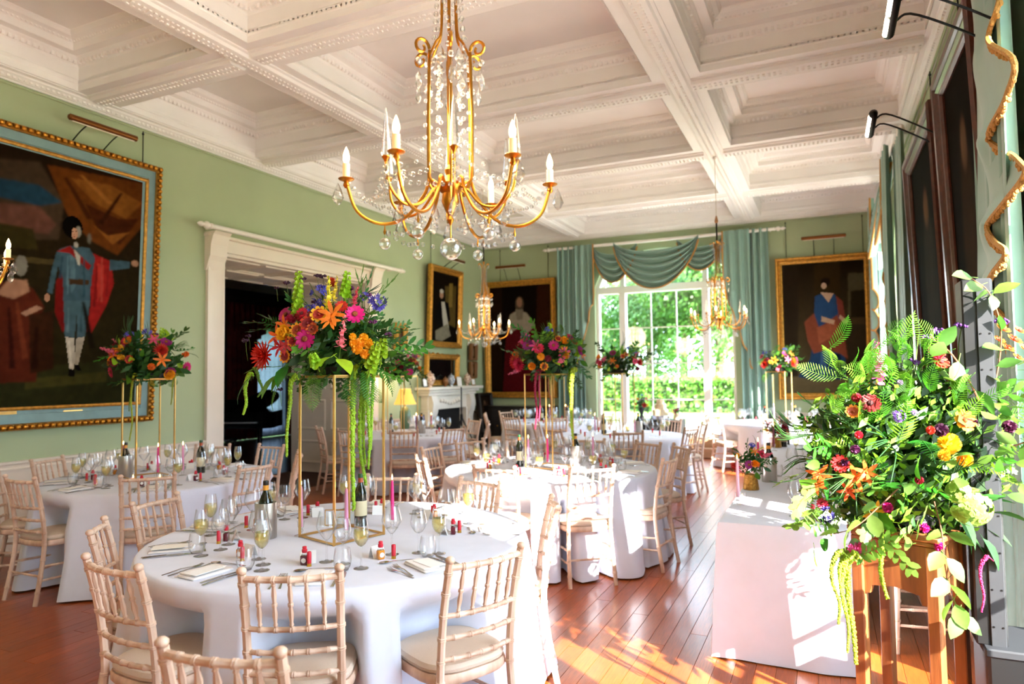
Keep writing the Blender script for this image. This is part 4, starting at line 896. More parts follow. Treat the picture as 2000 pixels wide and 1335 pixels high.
edge = [V(vs[i*9+8]) for i in range(nn)]; edge_trim(t, edge, .014)
q = MB(); rr = random.Random(2); L = 0
for a, c in zip(edge, edge[1:]):
    d = (c-a).length; n = max(1, int(d/.022))
    for k in range(n):
        p = a.lerp(c, (k+.5)/n)+V((rr.uniform(-.008, .008), rr.uniform(-.012, .004), -.022+rr.uniform(-.006, .006))); q.ball(p, .011, 6, 4, 1.5)
tag(q.build('bobble_fringe', trim_gold, t), kind='stuff')
swag(t, mR0, .9, 2.7, 4.31, .3, .95, .16, 7); swag(t, mR0, 2.5, 4.25, 4.31, .3, .95, .18, 7)
t = thing('window_curtain', 'sage drapes with ochre braid at the far right-hand window', 'curtain')
drape(t, mR0, 8.55, 9.5, 4.33, .02, .14, .05, 7, .2); drape(t, mR0, 12.2, 13.2, 4.33, .02, .14, .05, 7, 1.4)
o, g = drape(t, mR0, 12.0, 12.75, 4.33, lambda u: 2.9-1.5*u+.07*sin(u*30), .24, .05, 5, 1.2, name='cascade_tail'); edge_trim(t, [V(g(0, i/13)) for i in range(14)]+[V(g(i/40, 1)) for i in range(41)])
o, g = drape(t, mR0, 9.2, 9.85, 4.33, lambda u: 1.4+1.6*u+.07*sin(u*30), .24, .05, 5, .2, name='cascade_tail'); edge_trim(t, [V(g(1, i/13)) for i in range(14)]+[V(g(i/40, 1)) for i in range(41)])
swag(t, mR0, 9.6, 11.0, 4.31, .3, .9, .16, 6); swag(t, mR0, 10.8, 12.2, 4.31, .3, .9, .18, 6)
# ------------------------------------------------------------------ fireplace and its mantel
stone = M('white_marble', 'e9e2d6', .4, noise=(5, .06))
t = thing('fireplace', 'white carved marble fireplace with a dark hearth on the left wall', 'fireplace')
def fb(nm, x0, x1, y0, y1, z0, z1, mt=stone, bv=.008): MB().box(XL+x0, XL+x1, y0, y1, z0, z1, bv).build(nm, mt, t, smooth=False)
fb('mantel_shelf', 0, .34, 10.85, 13.05, 1.36, 1.42, bv=.015); fb('shelf_moulding', 0, .28, 10.95, 12.95, 1.31, 1.36); fb('shelf_moulding', 0, .23, 11.0, 12.9, 1.25, 1.31); fb('frieze', 0, .16, 11.08, 12.82, .98, 1.25); fz = t.children[-1]
for y in (11.05, 12.55):
    fb('jamb_base', 0, .24, y-.02, y+.32, 0, .16); fb('jamb', 0, .18, y, y+.30, .16, .98)
    q = MB(); q.prism([(XL+.17, .25), (XL+.22, .3), (XL+.20, .55), (XL+.20, .8), (XL+.25, .95), (XL+.27, 1.1), (XL+.23, 1.25), (XL+.15, 1.25)], y+.05, y+.25, 'y'); q.build('scroll_console', stone, t, ang=30)
fb('hearth_opening', -.02, .02, 11.35, 12.55, 0, .98, M('hearth_black', '0a0908', .9), 0); fb('hearth_slab', 0, .6, 10.95, 12.95, 0, .03, M('grey_hearth_stone', '6a645c', .6))  # flat black panel stands in for the open hearth
q = MB()
for k in range(9): q.ball((XL+.165, 11.55+.1*k, 1.12+.03*cos(k*.8)), .045, 8, 5)
tag(q.build('carved_garland', stone, fz), kind='stuff')
china = M('painted_porcelain', 'd8c8b4', .25, noise=(35, .5, '8a3a2a')); bluechina = M('blue_white_porcelain', 'c9d2dc', .25, noise=(40, .6, '2a3a6a'))
def vase(lab, y, mt, k=1, nm='porcelain_vase'):
    t = thing(nm, lab, 'vase', (XL+.17, y, 1.42)); P = smooth_path([(.05, 0, 0), (.055, 0, .012), (.04, 0, .03), (.095, 0, .13), (.10, 0, .18), (.075, 0, .225), (.085, 0, .25)], 3)
    MB().lathe([(p.x*k, p.z*k) for p in P], 20).build('vase_body', mt, t); MB().lathe([(.08*k, .25*k), (.05*k, .27*k), (.015*k, .29*k), (.018*k, .31*k), (.002*k, .325*k)], 16).build('lid', mt, t)
vase('painted porcelain urn at the left end of the mantel', 11.15, china, .95); vase('painted porcelain urn at the right end of the mantel', 12.62, china, .85); vase('blue and white lidded jar in the middle of the mantel', 11.95, bluechina, .8); vase('small brown jar on the mantel', 11.72, M('brown_glaze', '8a5c32', .3), .62)
for lab, y, w, h_, mt in (('white card propped on the mantel', 12.25, .09, .17, porc), ('small gilt photo frame on the mantel', 12.85, .09, .14, gilt), ('dark photo frame at the left end of the mantel', 10.93, .08, .16, M('black_frame', '17120e', .5))):
    t = thing('mantel_card', lab, 'card', (XL+.2, y, 1.42)); MB().box(-.004, .004, -w, w, 0, h_*1.1, .003).build('card_face', mt, t, rot=(0, R(-8), 0)); MB().box(.0045, .0055, -w*.75, w*.75, .02, h_*.95).build('card_print', porc, t, rot=(0, R(-8), 0))
# lamp on a side table
t = thing('side_table', 'small dark side table left of the fireplace', 'table', (XL+.42, 10.12, 0)); MB().box(-.25, .25, -.34, .4, .70, .73, .006).build('tabletop', dkframe, t)
for sx in (-.21, .21):
    for sy in (-.3, .3): MB().tube([(sx, sy, 0), (sx, sy, .7)], [.012, .02], 8).build('leg', dkframe, t)
t = thing('table_lamp', 'lit table lamp with a pleated cream shade and green jar base', 'lamp', (XL+.42, 9.92, .73))
MB().lathe([(.06, 0), (.075, .05), (.095, .2), (.09, .3), (.05, .36), (.03, .38)], 20).build('lamp_base', M('celadon_glaze', '5d7a5c', .25), t); MB().tube([(0, 0, .38), (0, 0, .5)], .008, 8).build('lamp_stem', brass, t)
q = MB(); q.grid(lambda u, v: ((.19-.10*v**.8)*(1+.02*cos(40*2*pi*u))*cos(2*pi*u), (.19-.10*v**.8)*(1+.02*cos(40*2*pi*u))*sin(2*pi*u), .42+.26*v), 160, 6, True); q.build('lamp_shade', M('glowing_silk_shade', 'e8b860', .8, emit=('f0a848', .35)), t)
pl = bpy.data.lights.new('lamp_bulb', 'POINT'); pl.energy = 5; pl.color = (1, .7, .4); pl.shadow_soft_size = .08; po = bpy.data.objects.new('lamp_bulb', pl); COL.objects.link(po); po.parent = t; po.location = (0, 0, .75)
for y, lab in ((10.22, 'white framed photograph on the side table'), (10.40, 'purple flower picture on the side table')):
    t = thing('photo_frame', lab, 'picture frame', (XL+.48, y, .73)); MB().box(-.006, .006, -.09, .09, 0, .22, .004).build('frame', white_paint if 'white' in lab else M('black_frame', '17120e', .5), t, rot=(0, R(-10), 0)); MB().box(.0062, .0072, -.065, .065, .03, .19).build('photograph', M('violet_print', '5a4a7a', .5, noise=(30, .6)), t, rot=(0, R(-10), 0))
def tripod(lab, p, h_, sp, top=None):
    t = thing('tripod_stand', lab, 'tripod', p)
    for k in range(3): MB().tube([(0, 0, h_*.62), (sp*cos(k*2.094+.4), sp*sin(k*2.094+.4), 0)], [.014, .009], 6).build('leg', blackmetal, t)
    MB().tube([(0, 0, h_*.5), (0, 0, h_)], .012, 8).build('pole', blackmetal, t); MB().lathe([(.02, h_*.58), (.026, h_*.6), (.026, h_*.64), (.02, h_*.66)], 10).build('collar', blackmetal, t)
    if top: MB().box(-.25, .25, -.012, .012, h_, h_+.34, .006).build('music_desk', blackmetal, t, rot=(R(-22), 0, top))
tripod('black tripod stand before the fireplace', (XL+.95, 10.95, 0), 1.42, .42)
# dark chest in the corner
t = thing('chest_cabinet', 'low dark chest under the robed judge portrait', 'cabinet', (-6.08, YB-.28, 0)); ebony = M('dark_chest_wood', '17110e', .3, noise=(15, .3), coat=.2)
MB().box(-.86, .86, -.24, .24, .93, .97, .01).build('chest_top', ebony, t); MB().box(-.83, .83, -.22, .22, .08, .93, .006).build('chest_body', ebony, t)
for x in (-.55, 0, .55): MB().lathe([(.006, 0), (.014, .014), (.001, .024)], 10, (x+.2, -.232, .55), (0, -1, 0)).build('knob', brass, MB().box(x-.25, x+.25, -.232, -.222, .15, .88, .006).build('door', ebony, t))
for sx in (-.78, .78): MB().box(sx-.04, sx+.04, -.2, .2, 0, .08).build('foot', ebony, t)
# ------------------------------------------------------------------ library beyond the doorway
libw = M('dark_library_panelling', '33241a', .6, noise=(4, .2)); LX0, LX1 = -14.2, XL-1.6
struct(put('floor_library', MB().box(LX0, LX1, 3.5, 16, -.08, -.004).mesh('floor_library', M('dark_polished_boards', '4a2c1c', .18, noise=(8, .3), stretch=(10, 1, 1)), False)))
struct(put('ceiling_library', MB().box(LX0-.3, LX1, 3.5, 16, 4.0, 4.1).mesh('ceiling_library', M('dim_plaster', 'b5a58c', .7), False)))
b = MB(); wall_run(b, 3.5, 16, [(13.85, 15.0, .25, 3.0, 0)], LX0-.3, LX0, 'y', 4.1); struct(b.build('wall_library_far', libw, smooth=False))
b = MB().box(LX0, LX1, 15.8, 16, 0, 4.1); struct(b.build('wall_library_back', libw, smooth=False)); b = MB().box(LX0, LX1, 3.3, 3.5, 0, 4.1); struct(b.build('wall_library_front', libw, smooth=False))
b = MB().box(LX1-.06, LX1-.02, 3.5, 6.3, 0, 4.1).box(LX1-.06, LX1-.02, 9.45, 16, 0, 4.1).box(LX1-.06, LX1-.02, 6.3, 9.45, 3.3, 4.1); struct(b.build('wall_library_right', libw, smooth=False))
w6 = bpy.data.objects.new('window_6', None); COL.objects.link(w6); struct(w6)
for y in (13.85, 14.4, 14.94): MB().box(LX0-.2, LX0-.1, y, y+.06, .25, 3.0).build('window_frame', white_paint, w6, smooth=False)
for z in (.25, 1.2, 2.1, 2.95): MB().box(LX0-.18, LX0-.12, 13.85, 15.0, z, z+.04).build('glazing_bar', white_paint, w6, smooth=False)
MB().box(LX0-.155, LX0-.15, 13.85, 15.0, .25, 3.0).build('pane', pane, w6, smooth=False)
portal('library_window_portal', (LX0-.35, 14.4, 1.6), (0, R(-90), 0), 2.8, 1.3)
t = thing('window_curtain', 'crimson velvet curtains with a fringed pelmet in the dark library', 'curtain'); mF = lambda u, v, d: (LX0+.1+d, u, v)
drape(t, mF, 12.9, 13.95, 3.5, .02, .10, .06, 7, .3, mt=bookred); drape(t, mF, 15.15, 15.7, 3.5, .02, .10, .06, 7, .3, mt=bookred); drape(t, mF, 12.8, 15.7, 3.6, lambda u: 3.0-.35*abs(cos(3*pi*u)), .22, .05, 16, .3, mt=bookred, name='pelmet'); drape(t, mF, 13.7, 15.2, 3.2, .05, .02, .02, 9, .1, mt=leafmat('pale_net', '8c98a8', 0, 0, .35), name='added_dimming_net')  # last sheet is a net added to dim the bright library window
blk = M('black_piano_lacquer', '0a0a0b', .08, coat=1)
t = thing('grand_piano', 'black grand piano in the dark library', 'piano', (-11.3, 11.0, 0), R(20))
out_ = smooth_path([(-.75, -.9, 0), (.75, -.9, 0), (.78, -.2, 0), (.6, .4, 0), (.25, .9, 0), (-.35, 1.05, 0), (-.72, .8, 0), (-.75, -.9, 0)], 5)
MB().prism([(p.x, p.y) for p in out_[:-1]], .62, .95, 'z').build('piano_case', blk, t, ang=30); MB().box(-.72, .72, -1.12, -.88, .66, .74, .01).build('keyboard', blk, t); MB().box(-.65, .65, -1.08, -.92, .742, .752).build('keys', porc, t)
q = MB(); q.prism([(p.x, p.y) for p in out_[:-1]], .0, .02, 'z'); q.build('piano_lid', blk, t, (0, 0, .97), (0, R(-28), 0), ang=30)
for x, y in ((-.6, -.7), (.6, -.7), (-.1, .8)): MB().tube([(x, y, 0), (x, y, .62)], [.035, .06], 10).build('leg', blk, t)
MB().box(-.4, .4, -.75, -.72, .95, 1.2).build('music_rest', blk, t, rot=(0, 0, 0))
t = thing('piano_stool', 'black piano stool in the dark library', 'stool', (-10.6, 9.55, 0), R(20)); MB().box(-.35, .35, -.17, .17, .44, .5, .02).build('seat', blk, t)
for sx in (-.3, .3):
    for sy in (-.13, .13): MB().tube([(sx, sy, 0), (sx, sy, .44)], .02, 8).build('leg', blk, t)
tripod('black music stand just inside the doorway', (-9.1, 8.05, 0), 1.15, .42, R(60))
t = thing('bookcase', 'dark bookcase in the library corner', 'bookcase', (-13.9, 7.4, 0)); MB().box(-.2, .2, -1.3, 1.3, 0, 3.2, .01).build('carcass', libw, t)
for k in range(7): MB().box(.2, .24, -1.25, 1.25, .3+.42*k, .33+.42*k).build('shelf', libw, t)
# ------------------------------------------------------------------ garden
lawn = M('sunlit_lawn', '5f8a2c', .9, noise=(.6, .3), bump=(30, .3)); gravel = M('pale_gravel', 'c9bfae', .9, noise=(20, .1))
struct(put('added_bounce_ground', MB().box(XR+.32, 26, -60, 19.5, -.38, -.08).mesh('added_bounce_ground', M('pale_gravel', 'c9bfae', .9, noise=(20, .1)), False)))  # unseen gravel strip, added to bounce warm light up to the ceiling
struct(put('ground', MB().box(-150, 150, 19.5, 180, .05, .22).box(-150, 150, -90, YF-.3, -.4, -.1).box(XR+.32, 150, YF-.3, 19.5, -.4, -.1).box(-150, LX0-.4, YF-.3, 19.5, -.4, -.1).mesh('ground', lawn, False)))
struct(put('terrace', MB().box(XL-1.6, XR+.3, YB+.36, 19.5, .0, .2).mesh('terrace', gravel, False)))
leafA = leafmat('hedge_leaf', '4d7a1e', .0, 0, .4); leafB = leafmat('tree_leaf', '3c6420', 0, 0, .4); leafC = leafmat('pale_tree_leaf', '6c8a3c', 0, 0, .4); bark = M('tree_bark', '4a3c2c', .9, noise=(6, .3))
def leafcloud(blobs, n, size, seed):
    r_ = random.Random(seed); q = MB(); tot = sum(b[3]**2 for b in blobs)
    for (x, y, z, rad, sq) in [(*b, .8) if len(b) == 4 else b for b in blobs]:
        for _ in range(int(n*rad*rad/tot)):
            d = V((r_.gauss(0, 1), r_.gauss(0, 1), r_.gauss(0, 1))).normalized(); k = rad*(.72+.33*r_.random()); p = V((x+d.x*k, y+d.y*k, z+d.z*k*sq))
            s = size*r_.uniform(.6, 1.3); nrm = (d+V((r_.uniform(-.8, .8), r_.uniform(-.8, .8), r_.uniform(-.4, 1)))).normalized(); a = nrm.orthogonal().normalized()*s; b_ = nrm.cross(a).normalized()*s*.7
            q.add([p-a, p+b_, p+a, p-b_], [[0, 1, 2, 3]])
    return q
def tree(lab, px, depth, htop, rad, mt, seed, n=11000):
    d = ray(px, 727); d.z = 0; d = d.normalized(); base = d*depth; r_ = random.Random(seed); zc = htop-rad*.8
    t = thing('garden_tree', lab, 'tree', (base.x, base.y, .2), 0, 'garden trees'); bl = [(0, 0, zc, rad*.75)]
    for k in range(9): a = r_.uniform(0, 6.28); rr_ = rad*r_.uniform(.35, .8); bl.append((rr_*cos(a), rr_*sin(a), zc+rad*r_.uniform(-.9, .45), rad*r_.uniform(.3, .5)))
    tag(leafcloud(bl, n, (.13 if n > 2000 else .09)*rad/4, seed).build('leaves', mt, t, smooth=False), kind='stuff'); MB().tube([(0, 0, 0), (.1, 0, zc*.5), (0, .1, zc)], [.35, .26, .12], 8).build('trunk', bark, t)
tree('dark broad tree left of centre in the back window', 1268, 46, 9.2, 4.2, leafB, 1); tree('tall bright tree right of centre in the back window', 1335, 54, 12.5, 5.5, leafC, 2); tree('dark tree behind the right pane', 1405, 44, 11, 4.6, leafB, 3); tree('pale distant tree in the left pane', 1186, 75, 8.8, 5.2, leafC, 4); tree('distant tree by the left drape', 1120, 70, 9.5, 5, leafB, 5); tree('tall tree behind the right drape', 1480, 60, 14, 6, leafB, 6); tree('round bush low in the centre panes', 1300, 36, 3.0, 2.0, leafB, 7, 1900); tree('round bush low in the right panes', 1400, 33, 3.3, 2.3, leafC, 8, 1800)
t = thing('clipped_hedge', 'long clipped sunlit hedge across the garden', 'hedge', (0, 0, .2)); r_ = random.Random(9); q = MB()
MB().box(-22, 12, 25.2, 26.8, 0, 1.12).build('hedge_core', M('hedge_dark_twigs', '2c3c12', .9), t, smooth=False)  # solid core in a darker olive than the leaves
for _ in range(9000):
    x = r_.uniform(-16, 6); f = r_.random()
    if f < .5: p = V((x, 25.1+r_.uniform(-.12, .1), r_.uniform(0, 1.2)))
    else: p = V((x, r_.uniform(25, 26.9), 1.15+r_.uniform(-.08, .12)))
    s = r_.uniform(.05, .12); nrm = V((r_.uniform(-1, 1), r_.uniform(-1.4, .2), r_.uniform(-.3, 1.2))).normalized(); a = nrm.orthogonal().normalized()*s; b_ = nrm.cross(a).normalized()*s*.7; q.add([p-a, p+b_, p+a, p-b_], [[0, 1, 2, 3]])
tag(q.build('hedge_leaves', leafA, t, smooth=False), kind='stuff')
# ------------------------------------------------------------------ chandeliers
crystal = glassmat('cut_crystal', (.93, .93, .91), .05, (.85, .82, .78), 1.55, .03)
bulbm = M('lit_candle_bulb', 'fff0d0', .3, emit=('ffcf8a', 9)); sleeve = M('candle_sleeve', 'e6d8b0', .5, emit=('d8a860', .25))
def oct_drop(q, c, w, h_):
    x, y, z = c; q.lathe([(.001, h_), (w*.6, h_*.7), (w, h_*.35), (w*.55, h_*.12), (.001, 0)], 6, (x, y, z-h_))
def crystal_chain(q, pts, r, st):
    L = 0; P = [V(p) for p in pts]
    for a, c in zip(P, P[1:]):
        n = max(1, int((c-a).length/st))
        for k in range(n): q.ball(a.lerp(c, (k+.5)/n), r, 6, 4)
def make_chandelier():
    t = thing('crystal_chandelier', 'x', 'chandelier')     # origin at the ceiling anchor plane z=0 is floor level
    NB = 6
    MB().ball((0, 0, 2.10), .042, 18, 10).build('large_glass_ball', crystal, t); MB().tube([(0, 0, 2.14), (0, 0, 2.2)], .003, 6).build('hook', brass, t)
    MB().lathe([(.003, 2.19), (.014, 2.21), (.008, 2.225), (.022, 2.25), (.034, 2.28), (.03, 2.31), (.045, 2.325), (.05, 2.345), (.03, 2.36), (.016, 2.38), (.022, 2.40), (.008, 2.42)], 14).build('hub', brass, t)
    MB().tube([(0, 0, 2.4), (0, 0, 3.34)], .006, 8).build('centre_rod', brass, t)
    for k in range(NB):
        a = 2*pi*k/NB+R(8); c, s = cos(a), sin(a); P = lambda r, z: (r*c, r*s, z)
        arm = smooth_path([P(.03, 2.33), P(.075, 2.36), (.10*c, .10*s, 2.30), P(.17, 2.215), P(.26, 2.19), P(.345, 2.235), P(.385, 2.34)], 5)
        A1 = MB().tube(arm, .0065, 8).build('arm', brass, t)
        MB().lathe([(.006, -.03), (.012, -.02), (.008, -.006), (.026, 0), (.03, .004), (.028, .006), (.01, .006)], 14, P(.385, 2.352)).build('drip_pan', brass, A1)
        MB().lathe([(.0135, 0), (.0135, .055)], 12, P(.385, 2.358)).build('candle_tube', sleeve, A1)
        MB().lathe([(.007, 0), (.0125, .018), (.012, .032), (.006, .052), (.001, .064)], 12, P(.385, 2.413)).build('candle_bulb', bulbm, A1)
        MB().lathe([(.003, 0), (.006, .01), (.003, .02), (.001, .04)], 8, P(.245, 2.15)).build('arm_finial', brass, A1)
        q = MB(); q.ball(P(.245, 2.115), .022, 12, 8); q.tube([P(.245, 2.135), P(.245, 2.16)], .0015, 5); q.build('glass_ball', crystal, A1)
        q = MB(); oct_drop(q, P(.415, 2.34), .022, .085); q.build('pan_drop', crystal, A1)
        a2 = a+pi/NB; c2, s2 = cos(a2), sin(a2); Q = lambda r, z: (r*c2, r*s2, z)
        arm = smooth_path([Q(.03, 2.34), Q(.07, 2.32), Q(.13, 2.255), Q(.2, 2.245), Q(.255, 2.30), Q(.27, 2.385)], 5); A2 = MB().tube(arm, .0055, 8).build('arm', brass, t)
        MB().lathe([(.004, -.02), (.010, -.008), (.016, 0), (.014, .004)], 10, Q(.27, 2.40)).build('spire_cup', brass, A2)
        MB().lathe([(.014, 0), (.018, .012), (.016, .03), (.006, .15), (.001, .175)], 6, Q(.27, 2.404)).build('glass_spire', crystal, A2, ang=20)
        q = MB(); crystal_chain(q, [P(.385, 2.35), P(.32, 2.27), Q(.27, 2.27), Q(.27, 2.38)], .0085, .024); n2 = a+2*pi/NB; crystal_chain(q, [Q(.27, 2.38), Q(.30, 2.28), (.33*cos(n2), .33*sin(n2), 2.29), (.385*cos(n2), .385*sin(n2), 2.35)], .0085, .024)
        crystal_chain(q, [P(.245, 2.16), Q(.19, 2.13), (.245*cos(n2), .245*sin(n2), 2.16)], .0095, .035); tag(q.build('crystal_garland', crystal, t), kind='stuff')
        q = MB(); oct_drop(q, Q(.22, 2.24), .02, .075); oct_drop(q, P(.12, 2.24), .018, .065); q.build('arm_drop', crystal, t) if 0 else tag(q.build('arm_drops', crystal, t), kind='stuff')
        # cage rods, lower scrolls and upper scrolls
        rod = [Q(.06, 2.31), Q(.092, 2.36), Q(.094, 2.6), Q(.088, 2.84)]; A3 = MB().tube(rod, .006, 8).build('cage_rod', brass, t)
        sc = [Q(.088+.034+(.034-.0014*u)*cos(pi-u*.42), 2.845+(.036-.0015*u)*sin(pi-u*.42)) for u in range(18)]
        MB().tube(sc, [.006]*12+[.005]*6, 7).build('scroll', brass, A3)
        MB().tube(smooth_path([Q(.088, 2.82), Q(.06, 2.88), Q(.035, 2.93), Q(.03, 3.1), Q(.026, 3.26), Q(.05, 3.33), Q(.085, 3.345), Q(.09, 3.32)], 4), .005, 7).build('crown_rod', brass, t)
        q = MB(); q.lathe([(.001, .0), (.012, .02), (.010, .05), (.001, .07)], 6, Q(.135, 2.68)); q.ball(Q(.135, 2.79), .013, 8, 5); q.tube([Q(.135, 2.75), Q(.135, 2.83)], .0012, 4); q.build('scroll_drop', crystal, A3)
        q = MB(); crystal_chain(q, [P(.085, 2.83), P(.095, 2.5), P(.16, 2.36), P(.30, 2.30)], .009, .045); crystal_chain(q, [P(.07, 2.85), P(.075, 2.40)], .009, .06); tag(q.build('crystal_string', crystal, t), kind='stuff')
        q = MB(); crystal_chain(q, [Q(.035, 3.28), P(.045, 3.05), Q(.07, 2.88), P(.06, 2.80)], .0105, .03); crystal_chain(q, [Q(.085, 3.33), P(.05, 3.22), Q(.04, 3.1)], .009, .03); oct_drop(q, P(.075, 2.86), .022, .08); oct_drop(q, P(.08, 2.74), .018, .06); oct_drop(q, Q(.088, 3.32), .012, .05); tag(q.build('crown_crystals', crystal, t), kind='stuff')
    MB().lathe([(.006, 3.34), (.02, 3.36), (.008, 3.38)], 12).build('crown_boss', brass, t); MB().tube([(0, 0, 3.38), (0, 0, 3.62)], .011, 8).build('suspension_rod', blackmetal, t)
    MB().lathe([(.012, 3.61), (.026, 3.63), (.018, 3.67), (.008, 3.71)], 12).build('wooden_cap', M('turned_wood', 'b07a4a', .5), t); MB().tube([(0, 0, 3.7), (0, 0, ZS-.05)], .004, 6).build('suspension_cord', M('pale_cord', 'c9c0a8', .8), t)
    MB().lathe([(.03, ZS-.055), (.024, ZS-.075), (.01, ZS-.09)], 12).build('ceiling_rose', white_paint, t)
    return t
CHN = make_chandelier()
for (x, y, lab) in ((-1.275, 2.235, 'large gilt and crystal chandelier hanging nearest the camera'), (-4.76, 2.235, 'gilt and crystal chandelier at the far left edge before the big painting'), (-1.275, 9.36, 'crystal chandelier hanging in front of the tall back window'), (-4.76, 9.36, 'crystal chandelier hanging before the corner portraits')):
    o = again(CHN, (x, y, 0), YAW, lab, 'matching crystal chandeliers')
    pl = bpy.data.lights.new('chandelier_glow', 'POINT'); pl.energy = 12; pl.color = (1, .78, .55); pl.shadow_soft_size = .3
    po = bpy.data.objects.new('chandelier_glow', pl); COL.objects.link(po); po.location = (x, y, 2.62)
# ------------------------------------------------------------------ flowers: one mesh per kind and colour, placed many times
def petal(q, o, d, n, L, w, curl=0, tip=.25, base=.35):
    o, d, n = V(o), V(d).normalized(), V(n); s = d.cross(n).normalized(); vs = []
    for t, k in ((0, base), (.4, 1), (.78, .85), (1, tip)):
        c = o+d*(L*t)+n*(curl*L*t*t); vs += [c-s*w*k/2, c+s*w*k/2]
    q.add(vs, [[0, 1, 3, 2], [2, 3, 5, 4], [4, 5, 7, 6]])
def rose_ring(q, n, el, L, w, curl, r0=0, z0=0, off=0, tip=.25):
    for k in range(n):
        a = 2*pi*(k+off)/n; d = V((cos(a)*cos(el), sin(a)*cos(el), sin(el))); nn = V((-cos(a)*sin(el), -sin(a)*sin(el), cos(el)))
        petal(q, (cos(a)*r0, sin(a)*r0, z0), d, nn, L, w, curl, tip)
FM = {}
def fmesh(key, fn, mats):
    if key not in FM: q = MB(); fn(q); FM[key] = q.mesh(key.split(':')[0], mats, True, 0)
    return FM[key]
def pet(c, tr=.3): return leafmat('petal_'+c, c, .12, .012, tr, .6)
GREEN = leafmat('leaf_mid_green', '3f7a1c', .35, .03, .4); LIME = leafmat('lime_green', '9cc62a', .15, .01, .35); DARK = leafmat('leaf_dark_green', '24501a', .35, .02, .3); BEECH = leafmat('leaf_pale_green', '587e2e', .35, .025, .4); STEMM = M('flower_stem', '4f6b22', .7)
def dahlia(c='c0141c'):
    def f(q):
        for n, el, L in ((16, .05, .075), (16, .3, .072), (14, .6, .062), (11, .9, .05), (8, 1.2, .035)): rose_ring(q, n, el, L, .013, .12, .004, .0, random.random(), .1)
        q.ball((0, 0, -.004), .014, 8, 4)
    return fmesh('dahlia:'+c, f, pet(c))
def rose(c='f0a81c'):
    def f(q):
        for n, el, L, r_ in ((6, .35, .042, .008), (6, .75, .04, .006), (5, 1.05, .038, .005), (4, 1.3, .034, .003), (3, 1.45, .03, .001)): rose_ring(q, n, el, L, .042, .55, r_, -.008, random.random(), .7)
        q.ball((0, 0, -.004), .016, 8, 5)
    return fmesh('rose:'+c, f, pet(c))
def zinnia(c='c01a80', e='7a3a10'):
    def f(q):
        rose_ring(q, 11, .08, .045, .022, .1, .006, 0, 0, .75); rose_ring(q, 10, .3, .038, .02, .05, .005, .002, .5, .75); q.mi = 1; q.lathe([(.013, .004), (.015, .012), (.009, .017), (.001, .014)], 10)
    return fmesh('zinnia:'+c+e, f, [pet(c), M('flower_eye_'+e, e, .8, noise=(200, .5))])
def gaill(c='e08a1e', e='a02a14'):
    def f(q):
        rose_ring(q, 9, .15, .034, .021, .15, .004, 0, 0, .6); q.mi = 1; rose_ring(q, 9, .22, .022, .018, .1, .003, .0025, 0, .6); q.ball((0, 0, .005), .008, 8, 4)
    return fmesh('gaillardia:'+c+e, f, [pet(c), pet(e)])
def pom(c='f2b81a', k=1.0):
    def f(q):
        r_ = random.Random(4); q.ball((0, 0, 0), .02, 8, 5)
        for i in range(70):
            z = 1-1.75*(i+.5)/70; a = i*2.39996; d = V((sqrt(max(0, 1-z*z))*cos(a), sqrt(max(0, 1-z*z))*sin(a), z)); petal(q, d*.014, d, d.orthogonal().normalized(), .019, .014, r_.uniform(-.5, .5), .7)
    return fmesh('pompom:'+c, f, pet(c))
def lily(c='e8851a'):
    def f(q): rose_ring(q, 6, .7, .055, .02, -.55, .004, 0, 0, .2); q.ball((0, 0, 0), .008, 6, 4)
    return fmesh('lily:'+c, f, pet(c))
def snap(c='e88a9c', h_=.15):
    def f(q):
        q.mi = 1; q.tube([(0, 0, -.05), (0, 0, h_)], .002, 5); q.mi = 0
        for i in range(16):
            t = i/15; a = i*2.4; r_ = .019*(1-t*.7); z = h_*t; c_, s_ = cos(a), sin(a)
            for e in (-.5, .5, 1.3): petal(q, (c_*.003, s_*.003, z), (c_*cos(e), s_*cos(e), sin(e)), (-c_*sin(e), -s_*sin(e), cos(e)), r_*1.5, r_*1.3, .2, .8)
    return fmesh('snapdragon:%s%.2f' % (c, h_), f, [pet(c), STEMM])
def bells(h_=.2):
    def f(q):
        q.tube([(0, 0, -.06), (0, 0, h_)], .003, 5)
        for i in range(int(h_*200)):
            t = i/(h_*200); a = i*1.3; k = 1-t*.7; q.lathe([(.003, 0), (.010*k+.002, .008), (.017*k+.003, .018*k+.004)], 7, (cos(a)*.008, sin(a)*.008, h_*t), (cos(a), sin(a), .5), cap=False)
    return fmesh('bells_of_ireland:%.2f' % h_, f, LIME)
def umbel(c='5a58c0'):
    def f(q):
        r_ = random.Random(8)
        for i in range(20):
            d = V((r_.gauss(0, 1), r_.gauss(0, 1), abs(r_.gauss(0, .8))+.1)).normalized(); q.mi = 1; q.tube([(0, 0, -.03), d*.036], .0009, 4, False); q.mi = 0; x = d.orthogonal().normalized(); y = d.cross(x)
            for k in range(5): a = k*1.2566; petal(q, d*.034, (d*.6+x*cos(a)+y*sin(a)), d, .017, .008, .1, .4)
    return fmesh('agapanthus:'+c, f, [pet(c), STEMM])
def verb(c='4a1c48'):
    def f(q):
        r_ = random.Random(5); q.mi = 1; q.tube([(0, 0, -.10), (.004, 0, -.05), (0, 0, 0)], .0014, 5); q.mi = 0
        for i in range(26): d = V((r_.gauss(0, 1), r_.gauss(0, 1), r_.gauss(0, .35))).normalized(); q.ball((d.x*.017*r_.random()**.4, d.y*.017*r_.random()**.4, d.z*.012+.004), .0048, 5, 3)
    return fmesh('verbena:'+c, f, [pet(c), STEMM])
